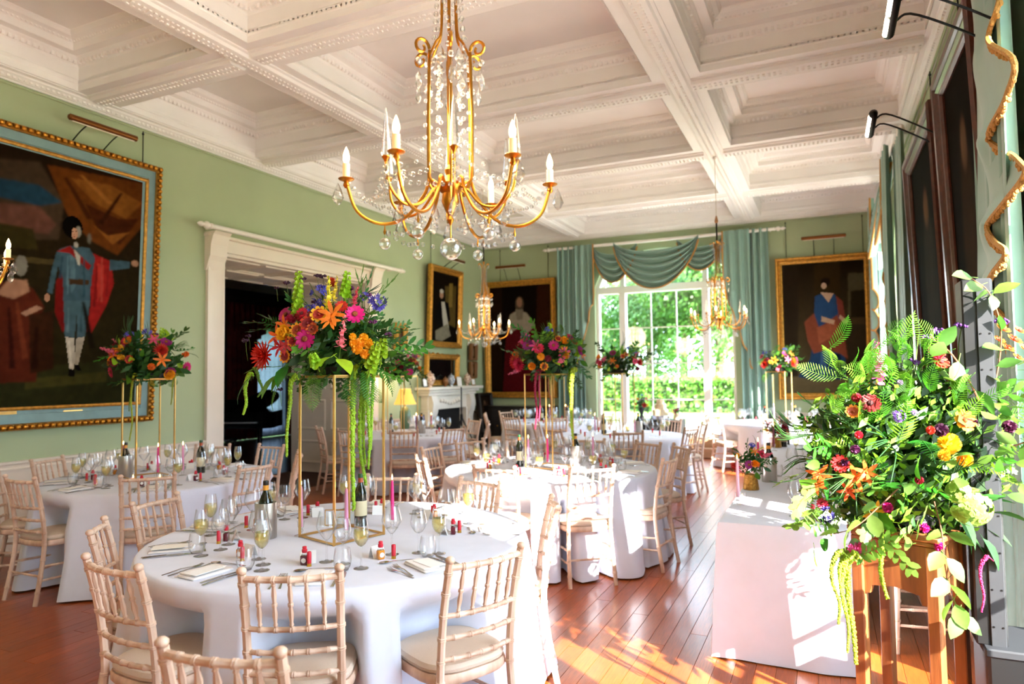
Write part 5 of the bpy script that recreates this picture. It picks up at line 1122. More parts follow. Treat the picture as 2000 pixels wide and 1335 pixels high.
def hydr(c='8aa446'):
    def f(q):
        r_ = random.Random(6)
        for i in range(46):
            d = V((r_.gauss(0, 1), r_.gauss(0, 1), r_.gauss(0, 1))).normalized(); x = d.orthogonal().normalized(); y = d.cross(x)
            for k in range(4): a = k*pi/2+i; petal(q, d*.06, x*cos(a)+y*sin(a)+d*.3, d, .02, .02, -.2, .7)
    return fmesh('hydrangea:'+c, f, pet(c))
def tassel(c, L, w=.016, seed=0):
    def f(q):
        r_ = random.Random(seed); pts = smooth_path([(0, 0, 0), (.02, -.01, .015), (.045, -.015, -.02), (.055+r_.uniform(-.01, .01), -.01, -L*.35), (.05+r_.uniform(-.015, .015), 0, -L*.7), (.05+r_.uniform(-.02, .02), 0, -L)], 8); n = len(pts)
        q.tube(pts, [w*.25]*8+[w*.55*(1-.6*(i/n)) for i in range(n-8)], 6)
        for i in range(8, n):
            k = w*(1-.6*i/n); m = int(5+L*14)
            for j in range(9):
                d = V((r_.gauss(0, 1), r_.gauss(0, 1), r_.gauss(0, .5))).normalized(); q.ball(pts[i]+d*k*.6+V((0, 0, r_.uniform(-.5, .5)*L/n)), k*.42, 5, 3)
    return fmesh('amaranth_tassel:%s%.2f%.3f%d' % (c, L, w, seed), f, leafmat('amaranth_'+c, c, .1, .01, .3))
def leafmesh(mt, nm, L=.1, w=.055, fold=.25, droop=.25):
    def f(q):
        vs = []
        for t, k in ((0, .08), (.15, .6), (.4, 1), (.65, .85), (.85, .45), (1, .03)):
            z = -droop*L*t*t; vs += [(-w/2*k, L*t, z+fold*w/2*k), (0, L*t, z), (w/2*k, L*t, z+fold*w/2*k)]
        q.add(vs, [[i*3+j, i*3+j+1, i*3+4+j, i*3+3+j] for i in range(5) for j in range(2)]); q.tube([(0, -.03, .004), (0, 0, 0)], .0014, 4, False)
    return fmesh('%s:%s%.3f' % (nm, mt.name, L), f, mt)
def fern(mt, L=.2):
    def f(q):
        P = smooth_path([(0, 0, 0), (0, L*.4, L*.12), (0, L*.8, L*.02), (0, L, -L*.12)], 6); q.tube(P, .0013, 4); n = 15
        for i in range(n):
            t = .1+.88*i/n; p = along(P, t); l = L*.27*sin(pi*min(1, t*.9+.12))
            for s in (-1, 1): petal(q, p, (s, .6, -.1), (0, 0, 1), l, L*.026, -.1, .1)
    return fmesh('fern_frond:%s%.2f' % (mt.name, L), f, mt)
def sprig(mt, L=.2, n=9, w=.022, l=.055):
    def f(q):
        P = smooth_path([(0, 0, 0), (.01, L*.4, L*.06), (0, L*.8, L*.04), (-.01, L, -L*.02)], 5); q.tube(P, .0016, 5); r_ = random.Random(n)
        for i in range(n):
            p = along(P, .18+.82*i/(n-1)); s = (-1)**i; petal(q, p, (s*r_.uniform(.5, .9), .7, r_.uniform(-.1, .4)), (0, -.2, 1), l*r_.uniform(.8, 1.1), w, -.15, .06)
        petal(q, P[-1], (0, 1, 0), (0, 0, 1), l, w, -.1, .06)
    return fmesh('leafy_sprig:%s%.2f%d%.3f' % (mt.name, L, n, w), f, mt)
def grass(mt, L=.2):
    def f(q):
        r_ = random.Random(2)
        for i in range(7): a = r_.uniform(-.5, .5); q.tube(smooth_path([(0, 0, 0), (a*L*.3, L*.5, L*.25), (a*L, L*.95, L*.1+r_.uniform(-.03, .03))], 4), [.0022]*8+[.0006], 4, False)
    return fmesh('grass_blades:%s%.2f' % (mt.name, L), f, mt)
NAMES = dict(dahlia='dahlia', rose='rose', zinnia='zinnia', gaillardia='gaillardia', pompom='pompom_flower', lily='lily', snapdragon='snapdragon', bells_of_ireland='bells_of_ireland', agapanthus='agapanthus', verbena='verbena', hydrangea='hydrangea', amaranth_tassel='amaranth_tassel', fern_frond='fern_frond', leafy_sprig='leafy_sprig', grass_blades='grass_blades')
RV = V((cos(YAW), sin(YAW), 0)); FV = V((-sin(YAW), cos(YAW), 0))
def aim(d, axis='Z', spin=0):
    d = V(d).normalized()
    if axis == 'Z': return (d.to_track_quat('Z', 'Y') @ Matrix.Rotation(spin, 3, 'Z').to_quaternion()).to_euler()
    return (d.to_track_quat('Y', 'Z') @ Matrix.Rotation(spin, 3, 'Y').to_quaternion()).to_euler()
class Bouquet:
    """a flower arrangement whose root sits at c; x right, y away, z up as seen by the camera"""
    def __init__(s, lab, c, rx, ry, zc, rz, seed, cat='flower arrangement', nm='flower_arrangement'):
        s.t = thing(nm, lab, cat, c, YAW, 'flower arrangements'); s.rx, s.ry, s.zc, s.rz = rx, ry, zc, rz; s.r = random.Random(seed)
    def surf(s, x, z): return -s.ry*sqrt(max(0, 1-(x/s.rx)**2-((z-s.zc)/s.rz)**2))
    def out(s, p): return V((p[0]/s.rx, p[1]/s.ry, (p[2]-s.zc)/s.rz+.15)).normalized()
    def add(s, me, p, d=None, axis='Z', k=1, spin=None):
        p = V(p); d = s.out(p) if d is None else V(d); return put(NAMES.get(me.name.split('.')[0], me.name.split('.')[0]), me, s.t, p, aim(d, axis, s.r.uniform(0, 6.28) if spin is None else spin), k)
    def stem(s, p):
        put('stem', MB().tube(smooth_path([(0, 0, s.zc*.3), (p[0]*.4, p[1]*.4, s.zc*.3+(p[2]-s.zc*.3)*.5), p], 3), .0022, 5).mesh('stem', STEMM), s.t)
    def front(s, me, x, z, k=1, pop=.01, up=0, axis='Z', dd=None):
        y = min(s.surf(x, z), -.45*s.ry); d = s.out((x, y, z)); d = (d+V((0, -1.0, .1+up))).normalized() if dd is None else V(dd); return s.add(me, (x, y-pop, z), d, axis, k)
    def rand(s, lo=-.35, hi=1, ins=1):
        while True:
            d = V((s.r.gauss(0, 1), s.r.gauss(0, 1), s.r.gauss(0, 1))).normalized()
            if lo < d.z < hi: return V((d.x*s.rx*ins, d.y*s.ry*ins, s.zc+d.z*s.rz*ins)), d
    def foliage(s, n, kinds, lo=-.7, ins=(.45, .95), k=(.8, 1.25)):
        for i in range(n):
            p, d = s.rand(lo, .95, s.r.uniform(*ins)); me = kinds[i % len(kinds)]; v = (d+V((s.r.uniform(-.6, .6), s.r.uniform(-.6, .6), s.r.uniform(-.55, .45)))).normalized(); s.add(me, p, v, 'Y', s.r.uniform(*k))
def filler(B, n, mt, size=.05, lo=.25, hi=.82):
    q = MB(); r_ = B.r
    for _ in range(n):
        p, d = B.rand(-.9, 1, r_.uniform(lo, hi)); nrm = (d+V((r_.uniform(-1, 1), r_.uniform(-1, 1), r_.uniform(-1, 1)))).normalized(); a = nrm.orthogonal().normalized()*size*r_.uniform(.6, 1.2); b_ = nrm.cross(a)*.45; q.add([p-a, p+b_, p+a, p-b_], [[0, 1, 2, 3]])
    tag(q.build('foliage_mass', mt, B.t, smooth=False), kind='stuff')
leafG = leafmesh(GREEN, 'leaf', .10, .058); leafD = leafmesh(DARK, 'leaf', .11, .05); leafL = leafmesh(LIME, 'leaf', .085, .062, .3); leafP = leafmesh(BEECH, 'leaf', .085, .055, .2, .15); leafGl = leafmesh(DARK, 'leaf', .19, .075, .25, .3)
fernG, fernD, sprD, sprG, sprB, grG = fern(GREEN, .20), fern(DARK, .18), sprig(DARK, .17), sprig(GREEN, .20), sprig(BEECH, .22, 11, .03, .06), grass(DARK, .22)
# gold stands in the middle of the tables
def make_stand():
    t = thing('flower_stand', 'x', 'flower stand'); hd = .225; cs = [V((hd*cos(a), hd*sin(a), 0)) for a in (R(4), R(94), R(184), R(274))]
    for c in cs: MB().box(c.x-.0065, c.x+.0065, c.y-.0065, c.y+.0065, 0, .87, .0015).build('pole', gold, t, smooth=False)
    for a, c in zip(cs, cs[1:]+cs[:1]):
        for z in (.008, .862): MB().tube([(a.x, a.y, z), (c.x, c.y, z)], .007, 4).build('frame_bar', gold, t, smooth=False)
    MB().box(-.16, .16, -.16, .16, .866, .872).build('top_plate', gold, t, rot=(0, 0, R(49)), smooth=False)
    MB().lathe([(.10, .872), (.12, .878), (.125, .915), (.11, .917)], 20).build('black_flower_tray', M('black_tray', '141210', .5), t); return t
STAND = make_stand()
CENT = {k: V((*TABLES[k][0], .762)) for k in TABLES}; CENT['T1'] = V((-2.42, 3.03, .762)); CENT['T3'] = V((-5.49, 4.20, .762))
for k in TABLES: again(STAND, CENT[k], YAW, 'tall slim gold frame stand on the '+TABLES[k][2], 'gold flower stands')
# --- the bouquet on the front table, flower by flower
B = Bouquet('big bright bouquet with red dahlia and lime tassels on the front table stand', CENT['T1']+V((0, 0, .87)), .34, .27, .16, .30, 11)
def f1(x, y): return ((480+x/5.5625-668)/355.7, (731-(540+y/5.5625))/355.7)
filler(B, 900, DARK, .04); B.foliage(70, [leafD, leafG, sprD, leafD, sprG], -.75, (.4, .8), (.6, .95)); B.foliage(22, [fernD, fernG, sprD], -.95, (.5, .9)); B.foliage(8, [grG, sprG], .0, (.5, .8))
for me, x, y, k in ((dahlia(), 320, 850, .95), (rose(), 595, 635, .95), (zinnia(), 830, 700, .95), (gaill(), 735, 605, .95), (gaill('b8431c', '7a1810'), 845, 540, 1), (gaill('b8431c', '7a1810'), 905, 600, .8), (gaill(), 690, 715, .75), (gaill('e8a01e', '8a1a1a'), 590, 865, .85), (gaill('e8b020', 'a02814'), 955, 450, 1.1), (lily(), 1090, 450, 1.05), (lily('e87a18'), 1075, 515, .8), (lily('e0681a'), 560, 540, .8), (lily('e0681a'), 470, 650, .9),
                    (zinnia('d0147a'), 1305, 450, .9), (zinnia('b0186a'), 550, 430, .8), (zinnia('c0182a', '5a1010'), 760, 430, .6), (zinnia('c81c30', '5a1010'), 1165, 365, .6), (lily('c82848'), 520, 760, .8), (lily('d04058'), 610, 760, .7), (pom('a01828'), 640, 480, .7), (pom('8a1a22'), 720, 470, .6), (gaill('a02a18', '701810'), 860, 470, .7)):
    B.front(me, *f1(x, y), k*1.12, .05)
for x, y, k in ((1340, 800, .8), (1440, 745, .8), (1400, 690, .7), (1415, 850, .75), (1310, 745, .65), (1365, 745, .8), (1300, 680, .55)): B.front(pom('f0a81a'), *f1(x, y), k*1.1, .05)
B.front(snap('e8849a', .15), *f1(1170, 790), 1.1, .02, dd=(.2, -.25, 1)); B.front(snap('f0de4a', .15), *f1(1010, 380), 1.15, .0, dd=(.05, -.15, 1)); B.front(snap('f0de4a', .15), *f1(1035, 270), .8, .0, dd=(.2, -.1, 1)); B.front(snap('d04a6a', .12), *f1(1255, 340), .8, .0, dd=(.25, -.1, 1))
B.front(bells(.22), *f1(680, 440), 1.05, .02, dd=(.05, -.05, 1)); B.front(bells(.14), *f1(1150, 250), 1, .0, dd=(.08, 0, 1)); B.front(bells(.10), *f1(930, 960), 1.0, .03, dd=(0, -.8, .5)); B.front(bells(.14), *f1(1440, 990), 1.15, .03, dd=(.35, -.6, .8)); B.front(bells(.12), *f1(1540, 880), 1, .0, dd=(.2, -.5, .8))
for x, y, k in ((880, 215, 1.25), (935, 310, .7), (1480, 305, 1.15), (880, 360, .7), (800, 400, .8), (1345, 240, .6)): B.front(umbel(), *f1(x, y), k, .0)
for x, y, k in ((520, 85, 1), (690, 45, 1.05), (905, 20, 1.1), (840, 10, .9), (575, 270, 1.2), (1195, 150, 1.1), (1240, 220, .8), (1385, 225, 1), (1460, 525, 1.2), (1600, 650, 1.1), (90, 690, 1.1), (120, 640, .8), (840, 300, 1), (415, 135, .7), (455, 1210, .9)): B.front(verb('3a1434' if x < 1100 else '6a2a62'), *f1(x, y), k, .0, dd=(0, -.3, 1)); 
B.front(pom('c84a18'), *f1(1005, 80), .8)
for x, y in ((690, 45), (520, 85), (905, 20), (90, 690), (1600, 650), (1480, 305), (1005, 80), (415, 135), (1500, 80)): q = f1(x, y); B.stem((q[0], B.surf(*q), q[1]))
for x, y, k, dx, dz in ((1050, 880, 1.25, -.5, -.3), (1180, 900, 1.5, .6, -.35), (250, 965, 1.5, -1, 0), (330, 1050, 1.5, -.6, -.7), (430, 1000, 1.4, -.5, -.6), (560, 960, 1.3, -.2, -.5)): q = f1(x, y); B.add(leafL if x > 1000 else leafG, (q[0]-dx*.03, B.surf(*q)-.03, q[1]), (dx, -.5, dz), 'Y', k, 0)
for x, y, d in ((1500, 130, (.5, 0, .8)), (1330, 160, (-.1, 0, 1)), (1380, 130, (.15, 0, 1)), (150, 350, (-1, 0, .15)), (250, 400, (-1, -.1, 0)), (1600, 830, (1, -.1, .1)), (1560, 560, (1, 0, .3)), (300, 450, (-.9, 0, .6))): q = f1(x, y); B.add(sprG if x > 600 else sprD, (q[0]*.75, 0, q[1]*.75), d, 'Y', 1, 0)
for x, y, d in ((800, 1080, (.1, -.4, -1)), (560, 1080, (-.5, -.3, -1)), (1330, 1050, (.3, -.4, -1)), (1200, 1080, (.1, -.4, -.9)), (1420, 1000, (.6, -.3, -.7)), (240, 1080, (-.6, -.3, -.8))): q = f1(x, y); B.add(fernG if x > 400 else fernD, (q[0], -.12, q[1]+.03), d, 'Y', 1.1, 0)
for L, w, sd, x, y, k in ((.40, .020, 1, 660, 1100, 1), (.62, .026, 2, 1420, 960, 1), (.74, .030, 3, 1330, 980, 1), (.55, .022, 4, 1480, 940, 1), (.45, .018, 5, 1530, 950, 1), (.50, .018, 6, 1440, 1000, 1), (.20, .018, 7, 190, 1060, 1)):
    q = f1(x, y); B.add(tassel('9cc62a', L, w, sd), (q[0], -.14, q[1]), (0, 0, 1), 'Z', k, B.r.uniform(-.4, .4))
B.add(tassel('5f8a2a', .14, .014, 8), (f1(150, 1000)[0], -.1, f1(150, 1000)[1]), (0, 0, 1), 'Z', 1, 2.8)
# --- the other stands
PAL = [lambda: dahlia('b01420'), lambda: rose('f0a018'), lambda: zinnia('c81a78'), lambda: gaill(), lambda: pom('f0b020'), lambda: lily('e8801a'), lambda: snap('e0708a', .12), lambda: pom('7a0e2a'), lambda: zinnia('d02a50', '7a1a10'), lambda: lily('d84a80'), lambda: gaill('b8431c', '7a1810'), lambda: pom('e07a1a'), lambda: zinnia('8a1a6a')]
def auto(k, lab, nf, nl, tas, seed, scale=1, c=None, rx=.33, ry=.30, zc=.15, rz=.26, extra=()):
    B = Bouquet(lab, (CENT[k]+V((0, 0, .87))) if c is None else c, rx*scale, ry*scale, zc*scale, rz*scale, seed)
    filler(B, int(nl*9), DARK, .045*scale**.7); B.foliage(nl, [leafG, leafD, sprD, leafG, fernD, leafL], -.75, (.45, .95), (.8*scale**.5, 1.2*scale**.5)); 
    if scale > .8: B.foliage(10, [sprG, grG, fernG], .1, (.7, 1)); B.foliage(6, [fernG, sprD], -.95, (.6, .9))
    for i in range(nf):
        p, d = B.rand(-.45, .75, .96)
        if p.y > .08*scale: p.y *= -1; d.y *= -1
        me = PAL[(i*5+seed) % len(PAL)](); B.add(me, p, (d+V((0, -.4, .1))).normalized(), 'Z', B.r.uniform(.85, 1.15)*scale**.5)
    for i in range(5 if scale > .8 else 2): a = B.r.uniform(-.9, .9); B.add(umbel() if i % 2 else verb('6a2a62'), (a*rx*scale, B.r.uniform(-.1, .05), (zc+rz*sqrt(1-a*a)*.95)*scale), (a*.5, -.2, 1), 'Z', scale**.5)
    for x, z, h_ in extra: B.add(bells(h_), (x, -.02, z), (x*.6, 0, 1), 'Z', 1.05)
    for col, L, w, x, y in tas: B.add(tassel(col, L, w, seed+int(L*50)), (x, y, .02), (0, 0, 1), 'Z', 1, B.r.uniform(-.3, .3))
    return B
auto('T3', 'mixed bouquet in the shade on the left-hand table stand', 26, 70, [('a8b82a', .55, .016, -.02, -.15), ('7a8a24', .3, .014, -.05, -.12), ('8a9a2a', .25, .014, .3, -.08)], 21, 1, extra=((.11, .26, .18), (-.12, .16, .12)))
auto('T2', 'orange, red and pink bouquet on the sunlit middle table stand', 28, 70, [('a01a4a', .52, .022, -.08, -.15), ('b02a5a', .45, .016, -.04, -.13), ('a05a3a', .4, .014, .05, -.1), ('9cb82a', .62, .034, .26, -.12), ('9cb82a', .4, .02, .24, -.05)], 22, 1, extra=((.02, .33, .14), (.28, .16, .14)))
auto('T4', 'shaded bouquet on the stand of the table near the fireplace', 16, 45, [('7a8a24', .3, .016, .1, -.1)], 23, .95, extra=((.18, .26, .12),)); auto('T6', 'bouquet with trailing stems on the stand before the tall window', 16, 50, [('5f7a2a', .5, .01, -.22, -.1), ('5f7a2a', .42, .01, -.05, -.1), ('6a8a2a', .35, .012, .25, -.05)], 24, .92, extra=((.06, .26, .12),))
auto('T5', 'bouquet mostly hidden behind the middle one on the rear table stand', 12, 36, [('8a9a2a', .4, .014, 0, -.1)], 25, .9); auto('T7', 'sunlit yellow and pink bouquet on the rear right table stand', 18, 46, [], 26, .95)
# ------------------------------------------------------------------ oak stand and the big arrangement on it
oak = M('carved_oak', '94592f', .42, noise=(14, .35, '5c3016'), stretch=(1, 1, .12), bump=(35, .15), coat=.15)
a_, b_, c_ = onz(1660, 1022, .95), onz(1862, 1030, .95), onz(1830, 1050, .95); ex = (c_-a_); ex.z = 0; wx = ex.length; ex.normalize(); ey = V((-ex.y, ex.x, 0)); wy = .29
cen = a_+ex*wx/2+ey*wy/2; cen.z = 0; rz_ = atan2(ex.y, ex.x)
t = thing('plant_stand', 'tall carved oak stand carrying the large flower arrangement', 'stand', cen, rz_); hx, hy = wx/2, wy/2
MB().box(-hx-.012, hx+.012, -hy-.012, hy+.012, .925, .95, .006).build('stand_top', oak, t); MB().box(-hx, hx, -hy, hy, .905, .925, .004).build('top_moulding', oak, t)
for sx in (-1, 1):
    for sy in (-1, 1): MB().box(sx*hx-sx*.0, sx*(hx-.048), sy*hy, sy*(hy-.048), 0, .905, .004).build('leg', oak, t, smooth=False)
def apron(y, n):
    q = MB(); P = [(-hx+.045, .90), (-hx+.045, .66), (-hx+.07, .665), (-hx+.08, .70), (-hx+.11, .705), (0, .715), (hx-.11, .705), (hx-.08, .70), (hx-.07, .665), (hx-.045, .66), (hx-.045, .90)]; q.prism(P, y-.011, y+.011, 'y'); q.build('carved_apron', oak, t, smooth=False)
apron(-hy+.024, 0); apron(hy-.024, 1)
for sx in (-1, 1):
    q = MB(); P = [(-hy+.045, .90), (-hy+.045, .66), (-hy+.065, .66), (-hy+.075, .70), (0, .71), (hy-.075, .70), (hy-.065, .66), (hy-.045, .66), (hy-.045, .90)]; q.prism(P, sx*(hx-.024)-.011, sx*(hx-.024)+.011, 'x'); q.build('carved_apron', oak, t, smooth=False)
    MB().box(sx*(hx-.012)-.012, sx*(hx-.012)+.012, -hy+.05, hy-.05, .12, .15, .003).build('stretcher', oak, t)
MB().box(-.115, .115, -.10, .10, .952, 1.02, .02).build('hidden_flower_tray', M('black_tray', '141210', .5), t)
dep = V((cen.x, cen.y, 0)).dot(fw); SC = FPX/dep; x0_ = 1000+FPX*V((cen.x, cen.y, 1.0-H)).dot(rt)/V((cen.x, cen.y, 1.0-H)).dot(fw); y0_ = 667.5-FPX*V((cen.x, cen.y, 1.0-H)).dot(up)/V((cen.x, cen.y, 1.0-H)).dot(fw)
B = Bouquet('huge wild garden arrangement with beech branches on the oak stand', V((cen.x, cen.y, .95)), .46, .30, .30, .42, 31)
def g1(x, y): return ((x-x0_)/SC, (y0_-y)/SC+.05)
ferny = fern(leafmat('dill_green', '5f9a24', .3, .02, .4), .20)
filler(B, 2600, DARK, .04, .2, .9); filler(B, 1600, leafmat('dill_green', '5f9a24', .3, .02, .4), .028, .5, 1.0); B.foliage(110, [leafP, leafG, leafP, leafD, sprB, leafG], -.7, (.35, .95), (.35, .62)); B.foliage(70, [ferny, fernG, ferny, sprG, grG], -.5, (.4, 1.02), (.8, 1.2)); B.foliage(40, [sprD, leafD, leafG], -.9, (.3, .8), (.6, .9))
rB = random.Random(12)
for i in range(34): x, y = rB.uniform(1600, 1810), rB.uniform(680, 830); B.front(ferny, *g1(x, y), rB.uniform(.6, 1), .0, axis='Y', dd=(rB.uniform(-.7, .5), -.6, rB.uniform(.2, 1)))
for i in range(60): x, y = rB.uniform(1740, 1970), rB.uniform(690, 960); B.front(leafP, *g1(x, y), rB.uniform(.6, 1.0), rB.uniform(0, .05), axis='Y', dd=(rB.uniform(-1, 1), -.7, rB.uniform(-.8, .8)))
for i in range(26): x, y = rB.uniform(1540, 1740), rB.uniform(880, 1060); B.front([leafG, leafP, sprB][i % 3], *g1(x, y), rB.uniform(.7, 1.2), rB.uniform(0, .05), axis='Y', dd=(rB.uniform(-1, .3), -.6, rB.uniform(-.8, .3)))
for me, x, y, k in ((pom('f2bc1c'), 1762, 853, 1.25), (pom('f0a81a'), 1786, 880, .85), (pom('f0b020'), 1752, 872, .7), (gaill('f0a020', 'c85a18'), 1795, 815, 1.2), (pom('3a1030'), 1752, 830, .8), (pom('4a1434'), 1813, 819, .55), (pom('4a1030'), 1890, 828, .8), (zinnia('c01828', '5a1010'), 1790, 695, .7), (zinnia('c8202a', '5a1010'), 1797, 712, .7), (pom('c81a86'), 1667, 966, .62), (lily('e88a1a'), 1652, 976, .8), (pom('c81a86'), 1728, 1001, .6), (pom('c81a86'), 1768, 1040, .62), (lily('e0601a'), 1568, 912, .8), (lily('d8581a'), 1562, 930, .7), (lily('e0601a'), 1620, 915, .9), (lily('e8701a'), 1634, 905, .8), (lily('e0581a'), 1612, 940, .7), (zinnia('c02038', '7a1010'), 1600, 892, .7), (zinnia('c82a50', '7a1010'), 1572, 965, .45), (pom('6a2a5a'), 1620, 866, .6), (pom('5a2050'), 1605, 890, .5), (umbel('5a48a8'), 1576, 985, .8), (umbel('8a6ac0'), 1690, 806, .6), (pom('b090c8'), 1715, 800, .4), (pom('b08ac0'), 1712, 748, .35), (zinnia('8a1a28', '3a1010'), 1655, 785, .8), (pom('a01828'), 1640, 775, .6), (gaill('e0781a', 'a03a14'), 1628, 800, .8), (pom('e04a2a'), 1735, 830, .5), (pom('d83a2a'), 1628, 840, .5), (hydr(), 1800, 962, 1.15), (hydr('94ac50'), 1775, 935, .7), (pom('8a1838'), 1710, 915, .5)):
    B.front(me, *g1(x, y), k, .05)
B.front(snap('e070b0', .15), *g1(1690, 745), 1.1, .02, dd=(-.15, -.2, 1)); B.front(snap('e85aa0', .12), *g1(1640, 1050), .9, .06, dd=(-.6, -.4, .2)); B.front(snap('d83a80', .12), *g1(1620, 1045), .8, .06, dd=(.5, -.5, .3))
for x, y, k in ((1930, 652, .8), (1950, 672, .85), (1970, 690, .8), (1938, 688, .75), (1985, 666, .6), (1960, 655, .7), (1922, 672, .65), (1955, 705, .6)): B.front(gaill('f0961a', 'b84a14'), *g1(x, y), k, .0, up=.6)
for x, y in ((1853, 646), (1808, 656), (1928, 640), (1760, 714), (1790, 668)): q = g1(x, y); B.front(verb('5a2a7a'), *q, 1.5, .0, dd=(0, -.2, 1)); B.stem((q[0], B.surf(*q), q[1]))
# branches
wood = M('brown_twig', '7a4a30', .8)
def branch(pts, leaves, r=.005):
    P = [V((g1(x, y)[0], d, g1(x, y)[1])) for x, y, d in pts]; put('branch', MB().tube(smooth_path(P, 5), [r*(1-.6*i/(5*(len(P)-1))) for i in range(5*(len(P)-1)+1)], 6).mesh('branch', wood), B.t)
    for x, y, d, dx, dz, k in leaves: q = g1(x, y); B.add(leafP, (q[0], d, q[1]), (dx, -.35, dz), 'Y', k, rB.choice((.7, -.6, 1.0, -.9)))
branch([(1850, 900, -.1), (1870, 840, -.15), (1888, 780, -.18), (1902, 700, -.2), (1898, 640, -.22), (1880, 585, -.22), (1850, 560, -.22)], [(1850, 558, -.22, -1, .15, 1.1), (1868, 572, -.22, -.9, -.2, 1.1), (1878, 588, -.22, -1, -.3, 1.2), (1890, 588, -.22, .9, .5, 1.2), (1888, 592, -.22, -.2, -.5, .9), (1900, 655, -.22, -.2, .9, .8), (1900, 690, -.22, -1, .2, 1.2), (1896, 720, -.2, .9, .3, 1)])
branch([(1860, 900, -.1), (1900, 880, -.15), (1950, 855, -.2), (2010, 830, -.22)], [(1950, 850, -.2, .2, .8, 1.3), (1985, 838, -.2, .1, .9, 1.3), (1965, 850, -.2, .6, -.8, 1.1), (1940, 862, -.2, -.1, -1, 1.2), (1990, 850, -.2, .7, -.6, 1.2), (1920, 872, -.2, -.7, .6, 1.1)])
branch([(1880, 800, -.15), (1850, 760, -.2), (1810, 700, -.22), (1770, 665, -.22)], [(1800, 695, -.22, -1, .3, 1.3), (1820, 712, -.22, -.4, -.9, 1.3), (1790, 685, -.22, .3, .8, 1.2), (1840, 740, -.22, -.9, -.4, 1.4), (1850, 765, -.22, .5, -.8, 1.3)])
branch([(1760, 960, -.24), (1755, 1010, -.30), (1752, 1060, -.32), (1760, 1110, -.32), (1775, 1150, -.31)], [(1750, 1040, -.31, -.7, -.6, 1.1), (1756, 1050, -.32, .5, -.8, 1.2), (1756, 1085, -.32, -.8, -.5, 1.2), (1760, 1095, -.32, .6, -.7, 1.2), (1765, 1120, -.32, -.8, -.6, 1.2), (1768, 1128, -.32, .2, -1, 1.1), (1775, 1145, -.31, -.5, -.9, 1.2), (1778, 1150, -.31, .7, -.6, 1.1), (1752, 1015, -.3, -.8, .2, 1.1), (1765, 1010, -.3, .8, -.3, 1.1)], .003)
branch([(1700, 930, -.25), (1650, 960, -.3), (1600, 995, -.32), (1560, 1010, -.3)], [(1640, 962, -.31, -.9, .1, 1), (1610, 988, -.32, -.9, -.2, 1.1), (1570, 1005, -.31, -1, .1, 1.1), (1590, 1000, -.31, -.5, -.9, 1), (1630, 975, -.31, .2, -1, 1.1)], .003)
for i, (x, y, dx, dz) in enumerate(((1880, 985, .9, .2), (1890, 1000, .9, -.1), (1900, 970, 1, .3), (1880, 1020, .7, -.7), (1905, 1010, .9, -.4), (1860, 1000, .5, -.9), (1915, 985, 1, 0), (1895, 1030, .6, -.9), (1870, 970, .8, .5), (1850, 985, .3, -.6))): q = g1(x, y); B.add(leafGl, (q[0]-.09, -.12-.012*i, q[1]), (dx, -.25, dz), 'Y', .72, [.5, .3, -.4, .6][i % 4])
for c, L, w, sd, x, y in (('9cb82a', .40, .022, 41, 1620, 1055), ('9cb82a', .26, .016, 42, 1595, 1050), ('9cc62a', .30, .02, 43, 1680, 990), ('b8205e', .19, .011, 44, 1852, 1062), ('9cb82a', .18, .014, 45, 1605, 1060), ('9cb82a', .34, .016, 46, 1612, 1060)): q = g1(x, y); B.add(tassel(c, L, w, sd), (q[0], -.27, q[1]), (0, 0, 1), 'Z', 1, B.r.uniform(-.3, .3))
# ------------------------------------------------------------------ things on the long table
def ht(px, py, z=.762):
    p = onz(px, py, z); return V((min(max(p.x, HX0+.05), HX1-.05), min(p.y, HY1-.12), z))
goldpot = M('hammered_gold_pot', 'b8863a', .35, metal=.8, noise=(60, .3), bump=(70, 1))
t = POT = thing('flower_pot', 'x', 'pot'); MB().lathe([(.056, 0), (.058, .004), (.045, .105), (.046, .11), (.042, .11), (.041, .10), (.001, .098)], 24).build('pot_wall', goldpot, t)
for (px, py, lab, sd) in ((1467, 955, 'nearer gold pot on the long table', 51), (1514, 873, 'farther gold pot on the long table', 52)):
    p = ht(px, py); again(POT, p, 0, 'hammered '+lab, 'gold flower pots'); auto(None, 'small bright posy in the '+lab, 10, 26, [], sd, .36, p+V((0, 0, .105)), .33, .33, .28, .34)
p = ht(1503, 940); again(COOL, p, 0, 'brushed steel wine cooler on the long table', 'wine coolers'); again(WBOT, p+V((0, 0, .007)), 0, 'white wine bottle in the steel cooler on the long table', 'white wine bottles')
for px, py, b_, lab in ((1531, 872, RBOT, 'nearer red wine bottle beside the farther gold pot'), (1540, 862, WBOT, 'farther white wine bottle beside the farther gold pot')): again(b_, ht(px, py), .4, lab+' on the long table', 'long table bottles')
for px, py, i, lab in ((1437, 985, 3, 'pale pink'), (1482, 925, 1, 'hot pink'), (1500, 880, 2, 'plum')): again(CAN[i], ht(px, py), 0, lab+' taper candle in cut glass on the long table', 'taper candles')
again(TEAL, ht(1450, 978), 0, 'lit tealight beside the pale pink candle on the long table', 'tealights')
j = 0
